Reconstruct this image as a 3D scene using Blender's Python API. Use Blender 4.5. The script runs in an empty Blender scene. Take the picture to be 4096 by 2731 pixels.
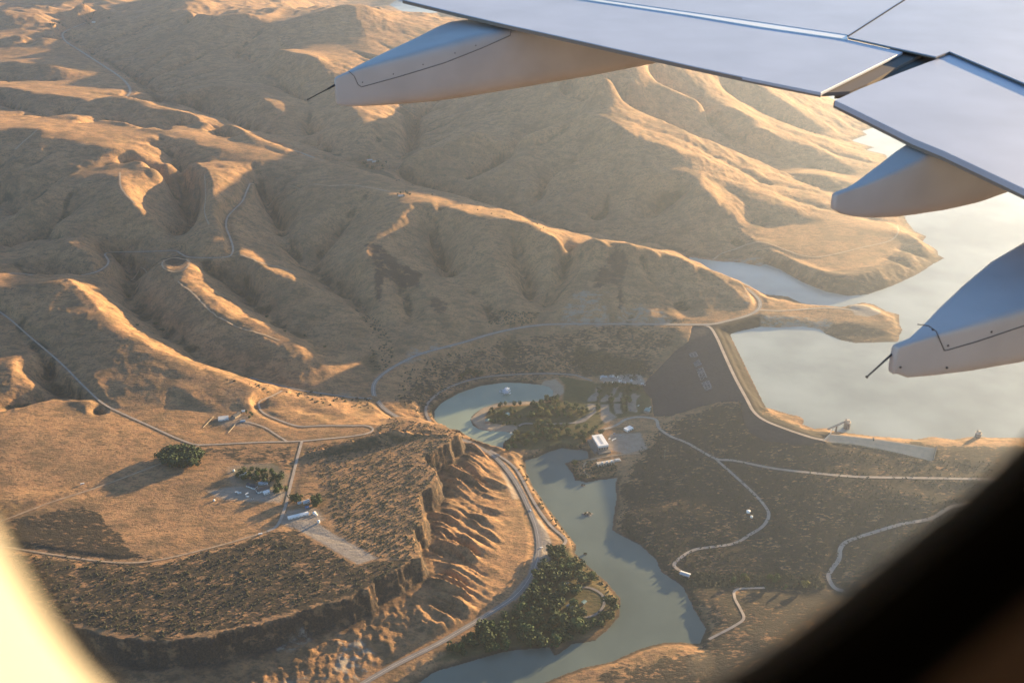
import bpy, math, random
import numpy as np
from mathutils import Vector, Matrix
R=math.radians
random.seed(7)
scene=bpy.context.scene
# ------------------------------------------------------------------ camera, world, sun
# metres; the eye of the photographer is the origin; the river lies 1450 m below
CAMH=1450.0
PITCH=26.2
cam_d=bpy.data.cameras.new('camera'); cam=bpy.data.objects.new('camera',cam_d); scene.collection.objects.link(cam)
cam.location=(0,0,0); cam.rotation_euler=(R(90-PITCH),0,0)
cam_d.sensor_width=36; cam_d.lens=36*4000/4096.; cam_d.clip_start=0.01; cam_d.clip_end=90000
cam_d.dof.use_dof=True; cam_d.dof.focus_distance=3000; cam_d.dof.aperture_fstop=4.9
scene.camera=cam
SUN_EL=7.7; SUN_AZ=47.0      # degrees east of the viewing direction (+Y)
w=bpy.data.worlds.new('World'); scene.world=w; w.use_nodes=True
nt=w.node_tree; bg=nt.nodes['Background']; sky=nt.nodes.new('ShaderNodeTexSky')
sky.sky_type='NISHITA'; sky.sun_disc=False; sky.sun_elevation=R(SUN_EL); sky.sun_rotation=R(SUN_AZ)
sky.altitude=1500; sky.air_density=1.0; sky.dust_density=1.0; sky.ozone_density=2.4
nt.links.new(sky.outputs[0],bg.inputs[0]); bg.inputs[1].default_value=0.057
sd=bpy.data.lights.new('sun','SUN'); sun=bpy.data.objects.new('sun',sd); scene.collection.objects.link(sun)
sd.energy=5.0; sd.angle=R(0.6); sd.color=(1.0,0.69,0.34)
sdir=Vector((math.sin(R(SUN_AZ))*math.cos(R(SUN_EL)),math.cos(R(SUN_AZ))*math.cos(R(SUN_EL)),math.sin(R(SUN_EL))))
sun.rotation_euler=sdir.to_track_quat('Z','Y').to_euler()
vs=scene.view_settings; vs.view_transform='Standard'; vs.look='None'; vs.gamma=1; vs.exposure=2.5
scene.cycles.volume_bounces=0; scene.cycles.max_bounces=6; scene.cycles.diffuse_bounces=3; scene.cycles.glossy_bounces=2
# ------------------------------------------------------------------ survey: sight lines to ground points
cp,sp=math.cos(R(PITCH)),math.sin(R(PITCH))
def ray(x,y):
    a=(x-2048)/4000.; b=(1365.5-y)/4000.
    return (a, cp+b*sp, -sp+b*cp)
def P(x,y,z):                     # a sight line meets height z above the river
    d=ray(x,y); t=(z-CAMH)/d[2]
    return (d[0]*t,d[1]*t,z)
def PP(pts,z=None):
    return np.array([P(p[0],p[1],p[2] if z is None else z) for p in pts])
# ------------------------------------------------------------------ noise
rng=np.random.RandomState(3)
_perm=rng.permutation(4096).astype(np.int64); _g=rng.rand(4096)*2*math.pi; _gx=np.cos(_g); _gy=np.sin(_g)
def perlin(x,y,seed=0):
    xi=np.floor(x).astype(np.int64); yi=np.floor(y).astype(np.int64); xf=x-xi; yf=y-yi
    def g(ix,iy,dx,dy):
        h=_perm[(_perm[(ix+seed*57)&4095]+iy)&4095]; return _gx[h]*dx+_gy[h]*dy
    u=xf*xf*xf*(xf*(xf*6-15)+10); v=yf*yf*yf*(yf*(yf*6-15)+10)
    a=g(xi,yi,xf,yf); b=g(xi+1,yi,xf-1,yf); c=g(xi,yi+1,xf,yf-1); d=g(xi+1,yi+1,xf-1,yf-1)
    return (a+(b-a)*u+(c-a)*v+(a-b-c+d)*u*v)*1.5
def fbm(x,y,o=4,seed=0):
    s=0;a=1;n=0
    for i in range(o):
        s=s+a*perlin(x,y,seed+i*3); n+=a; a*=.5; x=x*2.03+11.3; y=y*2.03+4.7
    return s/n
def ridged(x,y,o=3,seed=0):
    s=0;a=1;n=0
    for i in range(o):
        s=s+a*(1-2*np.abs(perlin(x,y,seed+i*5))); n+=a; a*=.5; x=x*2.1+3.3; y=y*2.1+8.1
    return s/n
def sstep(a,b,x):
    t=np.clip((x-a)/(b-a),0,1); return t*t*(3-2*t)
def near(poly,X,Y,marg,closed=False):
    """distance, signed side, arc length and interpolated third coordinate, near a polyline"""
    pts=np.asarray(poly,float); 
    if closed: pts=np.vstack([pts,pts[:1]])
    n=len(X); D=np.full(n,1e9); S=np.zeros(n); U=np.zeros(n); Z=np.zeros(n)
    x0,x1=pts[:,0].min()-marg,pts[:,0].max()+marg; y0,y1=pts[:,1].min()-marg,pts[:,1].max()+marg
    idx=np.nonzero((X>x0)&(X<x1)&(Y>y0)&(Y<y1))[0]
    if len(idx)==0: return D,S,U,Z
    u0=0
    for i in range(len(pts)-1):
        ax,ay=pts[i,:2]; bx,by=pts[i+1,:2]; L=math.hypot(bx-ax,by-ay)
        if L<1e-6: continue
        k=idx[(X[idx]>min(ax,bx)-marg)&(X[idx]<max(ax,bx)+marg)&(Y[idx]>min(ay,by)-marg)&(Y[idx]<max(ay,by)+marg)]
        px=X[k]-ax; py=Y[k]-ay; ex,ey=(bx-ax)/L,(by-ay)/L
        t=np.clip(px*ex+py*ey,0,L); dx=px-t*ex; dy=py-t*ey; d=np.hypot(dx,dy)
        m=d<D[k]; kk=k[m]
        D[kk]=d[m]; S[kk]=np.sign(ex*py-ey*px)[m]; U[kk]=(u0+t)[m]
        if pts.shape[1]>2: Z[kk]=(pts[i,2]+(pts[i+1,2]-pts[i,2])*t/L)[m]
        u0+=L
    return D,S,U,Z
def inside(poly,X,Y):
    pts=np.asarray(poly,float); r=np.zeros(len(X),bool)
    idx=np.nonzero((X>pts[:,0].min())&(X<pts[:,0].max())&(Y>pts[:,1].min())&(Y<pts[:,1].max()))[0]
    x=X[idx];y=Y[idx];q=np.zeros(len(idx),bool)
    for i in range(len(pts)):
        x0,y0=pts[i,:2]; x1,y1=pts[(i+1)%len(pts),:2]
        if y0==y1: continue
        c=((y0>y)!=(y1>y))&(x<(x1-x0)*(y-y0)/(y1-y0)+x0); q^=c
    r[idx]=q; return r
def sdf(poly,X,Y,marg):            # negative inside, clamped to +-marg
    D,_,_,_=near(poly,X,Y,marg,True); D=np.minimum(D,marg); return np.where(inside(poly,X,Y),-D,D)
def smooth_line(pts,step=6.0):
    """Catmull-Rom through world points"""
    p=np.asarray(pts,float); p=np.vstack([2*p[0]-p[1],p,2*p[-1]-p[-2]]); out=[]
    for i in range(1,len(p)-2):
        n=max(1,int(np.linalg.norm(p[i+1][:2]-p[i][:2])/step)); t=np.arange(n)/n; t=t[:,None]
        a,b,c,d=p[i-1],p[i],p[i+1],p[i+2]
        out.append(.5*((2*b)+(-a+c)*t+(2*a-5*b+4*c-d)*t*t+(-a+3*b-3*c+d)*t**3))
    out.append(p[-2][None]); return np.vstack(out)
# ------------------------------------------------------------------ the lie of the land: ridges, valleys, shores, roads
RES=60.0; POND=4.0
LINES=[ # crest and valley lines (sight x, sight y, height above river)
 [(-300,330,351.9),(0,350,339.0),(220,385,336.4),(380,405,321.8),(480,388,340.8),(540,400,329.9),(620,440,311.5),(740,450,308.1),(803,475,300.6),(909,497,298.0),(993,539,284.2),(1054,575,265.4),(1150,625,249.6),(1260,651,248.1),(1429,690,245.7),(1562,772,243.1),(1689,809,244.5),(1835,854,239.9),(1932,872,236.5),(2028,881,245.2),(2137,909,241.5),(2216,939,234.2),(2283,964,212.9),(2392,957,235.2),(2501,973,227.4),(2604,1003,204.2),(2701,1017,183.7),(2732,1036,172.0),(2847,1094,130.4),(2962,1142,100.2),(3018,1172,85.1)],
 [(1429,690,245.7),(1623,754,231.3),(1835,790,214.4),(1956,830,205.3),(2059,885,210.2),(2137,909,232.4)],
 [(120,190,318.8),(270,165,291.7),(450,260,279.0),(600,350,234.5),(690,410,238.6),(800,440,202.0),(950,500,196.0),(1100,550,210.6),(1280,590,181.3),(1360,630,190.9),(1459,660,168.4),(1562,703,142.0),(1744,763,110.0),(1956,824,84.0),(2137,872,75.8),(2228,925,67.7),(2400,940,71.4),(2600,972,70.0),(2740,1010,62.0)],
 [(509,60,386.1),(606,36,435.6),(709,12,483.1),(800,-15,500.0)],
 [(727,260,292.5),(897,182,357.2),(1090,109,440.0),(1272,61,500.0),(1400,37,530.0),(1440,36,525.0),(1562,58,470.0),(1653,73,410.0),(1738,100,340.0),(1850,140,262.0)],
 [(751,61,468.5),(866,79,481.1),(1000,60,494.1)],
 [(620,150,372.1),(720,140,363.8),(900,95,404.5)],
 [(640,420,208.0),(700,380,275.6),(848,351,306.7),(970,352,311.7),(1030,363,309.3),(1072,412,294.2),(1139,460,266.4),(1230,509,206.1),(1270,560,176.0)],
 [(1290,600,185.3),(1278,563,217.9),(1330,510,239.4),(1290,430,274.0),(1180,380,254.0),(1050,300,312.0),(1000,230,312.0)],
 [(1562,650,165.4),(1641,600,164.0),(1647,533,184.0),(1653,472,204.0),(1720,420,227.0),(1850,360,266.8),(2000,300,320.7)],
 [(1340,330,333.4),(1420,430,300.8),(1465,500,284.4),(1540,480,283.5),(1604,485,269.0),(1560,560,220.5)],
 [(1500,600,199.3),(1513,570,212.8),(1465,510,282.4)],
 [(1100,200,410.8),(1250,230,426.7),(1340,330,333.4)],
 [(1560,662,198.4),(1689,588,270.5),(1774,560,285.3),(1895,527,304.8),(2047,518,313.6),(2137,509,326.8),(2259,472,350.5),(2368,454,377.2),(2440,485,364.7),(2501,527,346.8),(2568,557,325.4),(2652,585,308.2),(2787,630,262.9),(2908,678,215.7),(3059,727,158.6),(3181,763,133.9),(3338,788,101.4),(3480,830,71.9)],
 [(2016,806,103.3),(2137,727,181.6),(2259,660,238.2),(2380,600,280.8),(2477,563,322.5),(2568,557,325.4)],
 [(1650,690,127.0),(1760,640,194.1),(1870,600,238.0),(1980,570,252.8),(2137,515,320.0)],
 [(1800,770,104.0),(1930,700,182.9),(2060,640,228.3),(2170,580,249.4),(2300,500,327.7)],
 [(1870,720,141.5),(2000,680,140.0),(2150,620,174.0),(2280,545,248.2)],
 [(2216,852,100.6),(2319,769,159.6),(2471,703,211.7),(2562,685,250.1),(2652,660,255.0),(2757,690,239.6),(2850,715,218.3),(2930,765,184.7),(3000,800,163.3),(3120,830,138.8),(3250,850,111.5),(3350,870,96.5)],
 [(2100,840,92.0),(2200,780,100.1),(2330,700,160.8),(2450,640,228.0)],
 [(2787,700,237.3),(2800,750,229.5),(2847,800,195.3),(2890,850,157.2),(2925,910,112.7),(2950,980,77.0)],
 [(2380,880,76.1),(2500,800,144.5),(2620,740,204.2),(2700,700,236.4)],
 [(2500,900,95.4),(2640,850,91.7),(2730,790,159.3)],
 [(2259,370,381.9),(2350,412,360.5),(2440,430,349.3),(2550,451,335.4),(2622,472,331.6),(2696,503,322.0),(2817,557,270.9),(2969,618,196.1),(3090,666,141.8),(3181,688,131.1),(3302,703,106.9),(3393,733,82.2),(3500,760,66.0)],
 [(2440,480,272.0),(2560,510,266.4),(2700,565,196.3),(2850,632,135.2),(3000,690,91.0),(3150,725,82.2),(3300,755,74.6),(3480,800,62.0)],
 [(2400,290,528.5),(2592,321,450.1),(2757,376,378.2),(2878,412,329.5),(2969,451,285.3),(3059,497,231.7),(3120,521,197.5),(3181,527,183.4),(3272,551,146.4),(3362,588,105.4),(3470,612,70.0)],
 [(2600,420,293.0),(2750,470,237.0),(2900,550,185.7),(3050,610,130.9),(3200,660,94.3),(3400,700,71.4)],
 [(2999,485,276.8),(3150,560,182.5),(3272,597,140.6),(3362,648,102.3),(3453,684,74.5)],
 [(2800,250,432.6),(2950,310,354.7),(3059,357,288.3),(3120,400,250.8),(3211,460,183.7),(3272,503,129.2),(3393,540,71.2)],
 [(3150,380,236.2),(3241,454,169.4),(3362,485,109.3),(3411,515,71.3)],
 [(2900,380,281.1),(3000,430,204.9),(3150,500,131.6),(3250,540,94.6)],
 [(2100,250,438.4),(2300,240,542.0),(2500,200,589.3),(2800,180,502.1),(3100,260,315.8),(3250,340,115.1)],
 [(3000,900,101.0),(3200,880,103.1),(3400,900,101.9),(3600,940,97.6),(3700,985,87.6)],
 [(3050,960,100.9),(3250,1000,99.4),(3450,1000,94.9),(3620,1010,89.2)],
 [(3080,1020,84.3),(3200,1060,90.3),(3300,1095,96.1),(3400,1105,96.2),(3480,1080,95.6),(3560,1050,89.5)],
 [(3080,1205,76.2),(3200,1232,74.1),(3380,1228,76.5),(3460,1225,78.8),(3540,1262,76.6)],
 [(3430,1290,77.7),(3520,1300,74.3),(3400,1330,66.0)],
 [(0,515,357.8),(103,515,359.9),(212,527,347.2),(333,563,331.0),(424,597,319.6),(533,612,306.1),(594,654,297.3),(697,654,257.8),(757,660,278.9),(878,660,268.0),(945,703,258.6)],
 [(-300,480,361.7),(0,515,357.8)],
 [(0,400,289.9),(100,440,291.2),(190,472,281.0)],
 [(250,470,258.0),(300,455,285.7)],
 [(360,515,281.5),(460,500,250.0),(560,540,258.2)],
 [(600,545,270.7),(720,520,233.1),(840,545,216.0),(960,600,204.0)],
 [(242,470,324.2),(400,480,321.2),(560,510,309.0),(700,540,298.7),(850,575,280.4),(994,606,266.1),(1066,640,253.3),(1200,655,246.8)],
 [(612,500,299.1),(788,520,274.5),(900,560,267.7)],
 [(0,240,330.3),(60,250,344.5),(180,260,341.1),(280,300,307.6)],
 [(0,330,262.0),(150,330,291.2),(330,310,291.5)],
 [(60,150,370.0),(160,165,351.5),(240,180,325.5)],
 [(0,60,422.0),(120,90,375.8),(240,110,333.1)],
 [(120,10,453.4),(300,50,378.5),(330,70,330.3)],
 [(300,0,469.9),(420,40,402.7)],
 [(0,120,348.1),(100,130,339.9),(200,150,326.7)],
 [(91,830,230.3),(180,775,255.3),(272,727,266.4),(380,690,286.2),(472,660,295.9)],
 [(0,700,267.6),(150,690,276.7),(300,640,295.4)],
 [(-200,860,155.8),(0,800,164.0),(79,850,152.0),(150,900,134.0)],
 [(0,950,150.9),(150,960,130.0),(300,970,174.1)],
 [(560,640,296.5),(472,690,295.9),(485,751,286.2),(527,818,257.9),(575,866,228.3),(650,915,189.8),(697,948,140.9)],
 [(485,751,286.2),(350,800,233.1),(250,870,192.5),(200,960,167.8)],
 [(515,697,214.0),(636,775,158.0),(727,842,126.0),(781,897,118.0),(757,950,108.0),(715,990,104.0)],
 [(557,654,299.5),(636,684,290.2),(666,727,231.2),(680,775,216.5),(700,830,179.4)],
 [(700,668,219.2),(735,727,181.4),(750,800,138.0),(760,860,120.0)],
 [(780,664,286.7),(818,690,284.2),(836,727,278.7),(848,787,261.0),(848,848,242.1),(866,897,220.3),(860,950,204.2),(848,979,193.9),(905,1000,179.5)],
 [(800,760,189.2),(798,850,128.0),(780,900,114.0)],
 [(985,697,237.9),(1030,763,172.6),(1080,836,126.0),(1130,920,98.0),(1133,961,111.3),(1230,1076,68.0),(1339,1160,69.8),(1410,1203,71.1),(1501,1294,67.0),(1550,1397,55.0),(1526,1475,46.0)],
 [(1562,780,240.6),(1400,745,241.4),(1272,745,235.3),(1151,790,200.1),(1100,830,142.0)],
 [(1400,745,241.4),(1300,850,184.2),(1200,950,140.0),(1160,1010,93.4)],
 [(1562,780,240.6),(1480,900,181.0),(1420,1000,155.5),(1380,1100,119.5)],
 [(1480,780,223.6),(1380,900,143.3),(1290,1010,100.8),(1260,1080,70.0)],
 [(930,1015,173.5),(1050,1080,169.4),(1200,1130,147.3),(1310,1185,109.3),(1380,1260,87.2),(1450,1350,66.0),(1505,1450,51.0)],
 [(780,1060,143.4),(842,1106,103.9),(981,1160,72.9),(1030,1239,71.1),(1085,1276,71.6),(1139,1324,72.3),(1212,1348,66.0),(1333,1403,57.0),(1400,1421,53.0),(1500,1500,46.0)],
 [(640,1048,166.6),(703,1037,167.9),(760,1052,165.5),(740,1087,168.3),(690,1087,170.0),(650,1067,169.5),(640,1048,166.6)],
 [(725,1104,166.0),(715,1124,161.1),(762,1160,155.2),(835,1227,146.4),(912,1276,136.2),(1000,1288,122.0),(1121,1348,108.1),(1224,1427,88.8),(1333,1488,64.0),(1400,1525,54.0)],
 [(478,1010,111.1),(500,1050,88.0),(527,1076,80.0),(539,1106,73.0),(515,1191,66.6),(527,1233,65.5),(624,1300,68.1),(672,1348,69.4),(788,1421,70.0),(848,1463,65.0),(1000,1500,58.0),(1078,1527,55.0)],
 [(240,900,201.7),(315,991,194.0),(355,1025,180.7),(400,1065,156.0),(430,1110,119.0),(425,1145,127.2)],
 [(182,1136,187.3),(267,1124,187.4),(339,1173,175.3),(394,1250,162.4),(460,1310,150.7),(560,1370,138.4),(680,1440,123.6),(800,1500,113.3),(900,1530,107.3),(1000,1560,101.4),(1080,1590,91.9),(1120,1610,84.8)],
 [(-200,1100,179.8),(0,1150,176.7),(182,1136,187.3)],
 [(79,1481,108.9),(151,1530,79.7),(230,1560,77.3),(333,1600,75.7),(390,1622,96.1)],
 [(-300,1300,115.9),(0,1436,127.7),(61,1469,126.1),(121,1512,104.0),(242,1563,84.8),(363,1609,106.8),(424,1640,95.0)],
 [(1650,810,244.8),(1600,880,215.4),(1500,960,189.5),(1460,1020,182.5),(1540,1050,163.4),(1600,1080,150.7),(1680,1100,137.9),(1700,1140,124.9),(1790,1210,99.9),(1830,1270,83.1),(1820,1330,66.0)],
 [(1600,1130,112.5),(1640,1250,83.5),(1650,1330,72.1),(1600,1430,56.0)],
 [(1460,1030,180.6),(1500,1150,123.0),(1560,1260,93.5)],
 [(1750,850,214.7),(1800,950,164.0),(1840,1050,139.6),(1900,1150,105.7),(1990,1250,80.1),(2030,1310,68.0)],
 [(1932,872,236.5),(1930,960,201.0),(1990,1060,160.1),(2040,1130,127.4),(2060,1200,102.1),(2080,1270,80.5)],
 [(1700,830,225.6),(1730,930,153.6),(1760,1030,104.0),(1810,1120,90.4)],
 [(2060,960,185.3),(2080,1060,118.3),(2110,1150,82.3),(2130,1240,78.2),(2130,1290,70.0)],
 [(2137,909,232.4),(2180,1000,178.1),(2210,1070,147.0),(2220,1140,99.0),(2240,1220,92.5)],
 [(2290,1010,140.2),(2260,1100,105.7),(2190,1200,76.6),(2150,1270,73.3)],
 [(2420,962,211.9),(2460,1050,170.1),(2480,1120,136.3),(2500,1200,103.0),(2520,1270,78.0)],
 [(2330,1000,180.9),(2330,1100,134.0),(2340,1200,104.9),(2340,1270,78.6)],
 [(2620,1015,180.7),(2680,1090,133.2),(2720,1160,103.1),(2740,1230,77.4),(2760,1280,77.6)],
 [(2760,1060,139.9),(2830,1140,105.3),(2900,1210,85.2)],
 [(2560,1030,176.1),(2600,1120,121.9),(2640,1200,95.7)],
 [(1580,1560,46.0),(1650,1580,38.0),(1690,1640,20.0)],
 [(1600,1480,46.0),(1700,1500,30.0),(1780,1520,18.0)],
 [(1800,1420,48.0),(1950,1440,36.0),(2000,1420,42.0)],
 [(2060,1440,22.0),(2100,1390,44.0),(2180,1400,46.0),(2230,1450,26.0),(2260,1480,12.0)],
 [(2010,1480,14.0),(2030,1430,26.0),(2060,1380,48.0)],
 [(2280,1480,10.0),(2300,1430,26.0),(2340,1390,44.0)],
 [(2400,1440,26.0),(2500,1440,30.0),(2600,1430,38.0)],
 [(2400,1360,58.0),(2600,1350,60.0),(2740,1340,68.0)],
 [(2050,1640,7.0),(2150,1640,8.0),(2300,1640,9.0),(2380,1680,9.0)],
 [(2010,1715,5.5),(2200,1720,8.0),(2300,1740,8.0)],
 [(2400,1560,10.0),(2560,1560,12.0)],
 [(2400,1780,8.0),(2520,1810,9.0)],
 [(2150,1780,9.0),(2230,1755,10.0),(2300,1750,9.0)],
 [(2060,1815,12.0),(2140,1790,12.0),(2230,1765,11.0)],
 [(2650,1700,22.0),(2720,1680,30.0),(2850,1650,48.0),(2920,1625,58.0),(2950,1620,62.0)],
 [(2600,1780,14.0),(2700,1850,28.0),(2800,1900,34.0),(3000,1850,44.0)],
 [(2500,1950,8.0),(2560,2100,14.0),(2700,2050,24.0),(2850,2000,30.0)],
 [(2560,2200,6.0),(2650,2200,12.0)],
 [(3100,1800,58.0),(3300,1850,58.0),(3600,1880,62.0),(3900,1880,66.0)],
 [(3200,2000,44.0),(3400,2000,50.0),(3700,1980,60.0)],
 [(3100,2130,24.0),(3250,2180,30.0),(3400,2100,40.0)],
 [(2850,2250,10.0),(3000,2230,14.0),(3200,2280,18.0)],
 [(2760,2330,3.0),(2900,2335,5.0),(3050,2340,8.0),(3300,2400,14.0)],
 [(2850,2400,12.0),(2900,2450,16.0),(3000,2560,22.0),(3200,2600,30.0)],
 [(3500,2300,30.0),(3900,2200,50.0)],
 [(2400,2731,12.0),(2700,2650,14.0),(2900,2620,20.0)],
 [(3740,1800,70.0),(3900,1790,72.0),(4096,1800,74.0)],
 [(3330,1735,74.0),(3500,1760,68.0),(3740,1785,70.0)],
 [(2150,2300,7.0),(2250,2350,6.0),(2350,2430,5.0),(2250,2520,4.0),(2000,2560,4.0),(1850,2600,3.0)],
 [(775,1800,100),(500,1895,103.5),(200,1950,106),(-200,1960,109)],
 [(0,1700,114),(300,1730,108),(600,1760,102)],
 [(0,2250,100),(300,2260,100),(600,2240,100),(900,2170,100),(1080,2110,100)],
 [(1150,1800,100),(1200,1950,100),(1180,2050,100)],
 [(1300,1850,100),(1400,2000,100),(1450,2150,100)],
 [(300,2400,100),(700,2400,99),(1100,2350,99),(1400,2300,99)],
 [(1600,1800,99),(1620,1950,99),(1600,2100,99)],
 [(900,1690,94),(950,1700,95),(1000,1700,95)],
 [(700,1600,95),(820,1650,92),(900,1720,92),(780,1740,93)],
 [(1200,1650,80),(1300,1655,78),(1400,1660,82)],
 [(1180,1620,84),(1300,1625,82),(1400,1640,82)],
 [(1600,1680,97),(1690,1680,98),(1500,1690,96)],
 [(-300,2100,105),(-300,2500,100)],
]
CLIFF=[(1600,1650),(1695,1661),(1737,1682),(1768,1684),(1789,1707),(1810,1721),(1845,1726),(1837,1742),(1806,1753),(1799,1776),(1757,1792),(1749,1803),(1703,1822),(1701,1834),(1718,1857),(1741,1872),(1751,1882),(1751,1918),(1734,1945),(1688,1968),(1676,1987),(1684,2006),(1697,2017),(1701,2071),(1692,2102),(1665,2108),(1657,2148),(1672,2178),(1684,2193),(1682,2231),(1657,2239),(1580,2290),(1500,2324),(1474,2358),(1432,2367),(1397,2397),(1283,2422),(1198,2452),(1091,2486),(1006,2507),(900,2528),(848,2550),(606,2569),(424,2550),(303,2514),(150,2440),(-50,2400)]
CLIFFZ=99.0; CLH=50.0
RIVER=[(2101,1842),(2107,1890),(2131,1945),(2186,2023),(2259,2120),(2307,2181),(2301,2211),(2350,2260),(2428,2326),(2483,2393),(2477,2466),(2428,2520),(2380,2562),(2289,2575),(2240,2612),(2216,2622),(2198,2587),(2016,2605),(1895,2641),(1744,2684),(1650,2745),(1400,2900),(900,3250),(1400,3300),(1700,3000),(2000,2800),(2168,2731),(2319,2672),(2441,2647),(2562,2593),(2653,2569),(2696,2566),(2799,2572),(2823,2514),(2775,2435),(2732,2350),(2713,2332),(2646,2290),(2622,2235),(2562,2181),(2489,2144),(2447,2120),(2453,2072),(2465,1993),(2460,1932),(2470,1912),(2440,1914),(2380,1922),(2344,1931),(2320,1922),(2300,1924),(2290,1895),(2270,1870),(2257,1852),(2295,1839),(2319,1838),(2353,1832),(2353,1818),(2346,1804),(2326,1799),(2293,1800),(2250,1792),(2225,1797),(2186,1811),(2156,1827)]
PONDP=[(1738,1645),(1762,1615),(1835,1572),(1926,1542),(2016,1530),(2107,1533),(2168,1541),(2198,1548),(2213,1566),(2210,1585),(2162,1603),(2077,1606),(1986,1612),(1926,1633),(1886,1664),(1881,1680),(1890,1700),(1915,1716),(1956,1724),(2016,1726),(2077,1733),(2041,1748),(2013,1772),(2010,1794),(1980,1797),(1944,1778),(1865,1742),(1823,1724),(1770,1705),(1738,1680)]
RESV=[(2757,1030),(2800,1036),(2878,1047),(2960,1050),(3040,1066),(3059,1056),(3120,1078),(3211,1130),(3302,1166),(3393,1184),(3471,1178),(3574,1142),(3677,1094),(3735,1055),(3780,1033),(3755,1020),(3750,1000),(3725,985),(3690,968),(3708,945),(3660,925),(3629,887),(3600,820),(3580,750),(3570,680),(3544,618),(3465,600),(3500,590),(3405,563),(3471,539),(3450,525),(3502,509),(3470,495),(3453,466),(3380,430),(3338,410),(3250,370),(3270,350),(3500,250),(4600,150),(6000,200),(9000,700),(9000,1700),(6000,1850),(4700,1760),(4096,1749),(3968,1749),(3877,1745),(3817,1757),(3726,1745),(3665,1757),(3484,1742),(3362,1727),(3326,1721),(3314,1709),(3259,1714),(3211,1696),(3219,1680),(3200,1664),(3150,1654),(3084,1633),(3064,1630),(2990,1478),(2920,1336),(2960,1325),(3041,1307),(3120,1311),(3211,1306),(3278,1318),(3302,1336),(3362,1361),(3423,1373),(3514,1370),(3593,1367),(3599,1343),(3611,1318),(3599,1294),(3599,1258),(3544,1243),(3500,1218),(3453,1209),(3399,1221),(3362,1234),(3272,1221),(3211,1213),(3150,1185),(3059,1176),(2987,1143),(2908,1113),(2835,1077),(2757,1043)]
FARW=[(1560,20),(1600,42),(1640,52),(1690,54),(1740,52),(1800,40),(2000,40),(2100,-5),(1900,-10),(1600,-8)]
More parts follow.
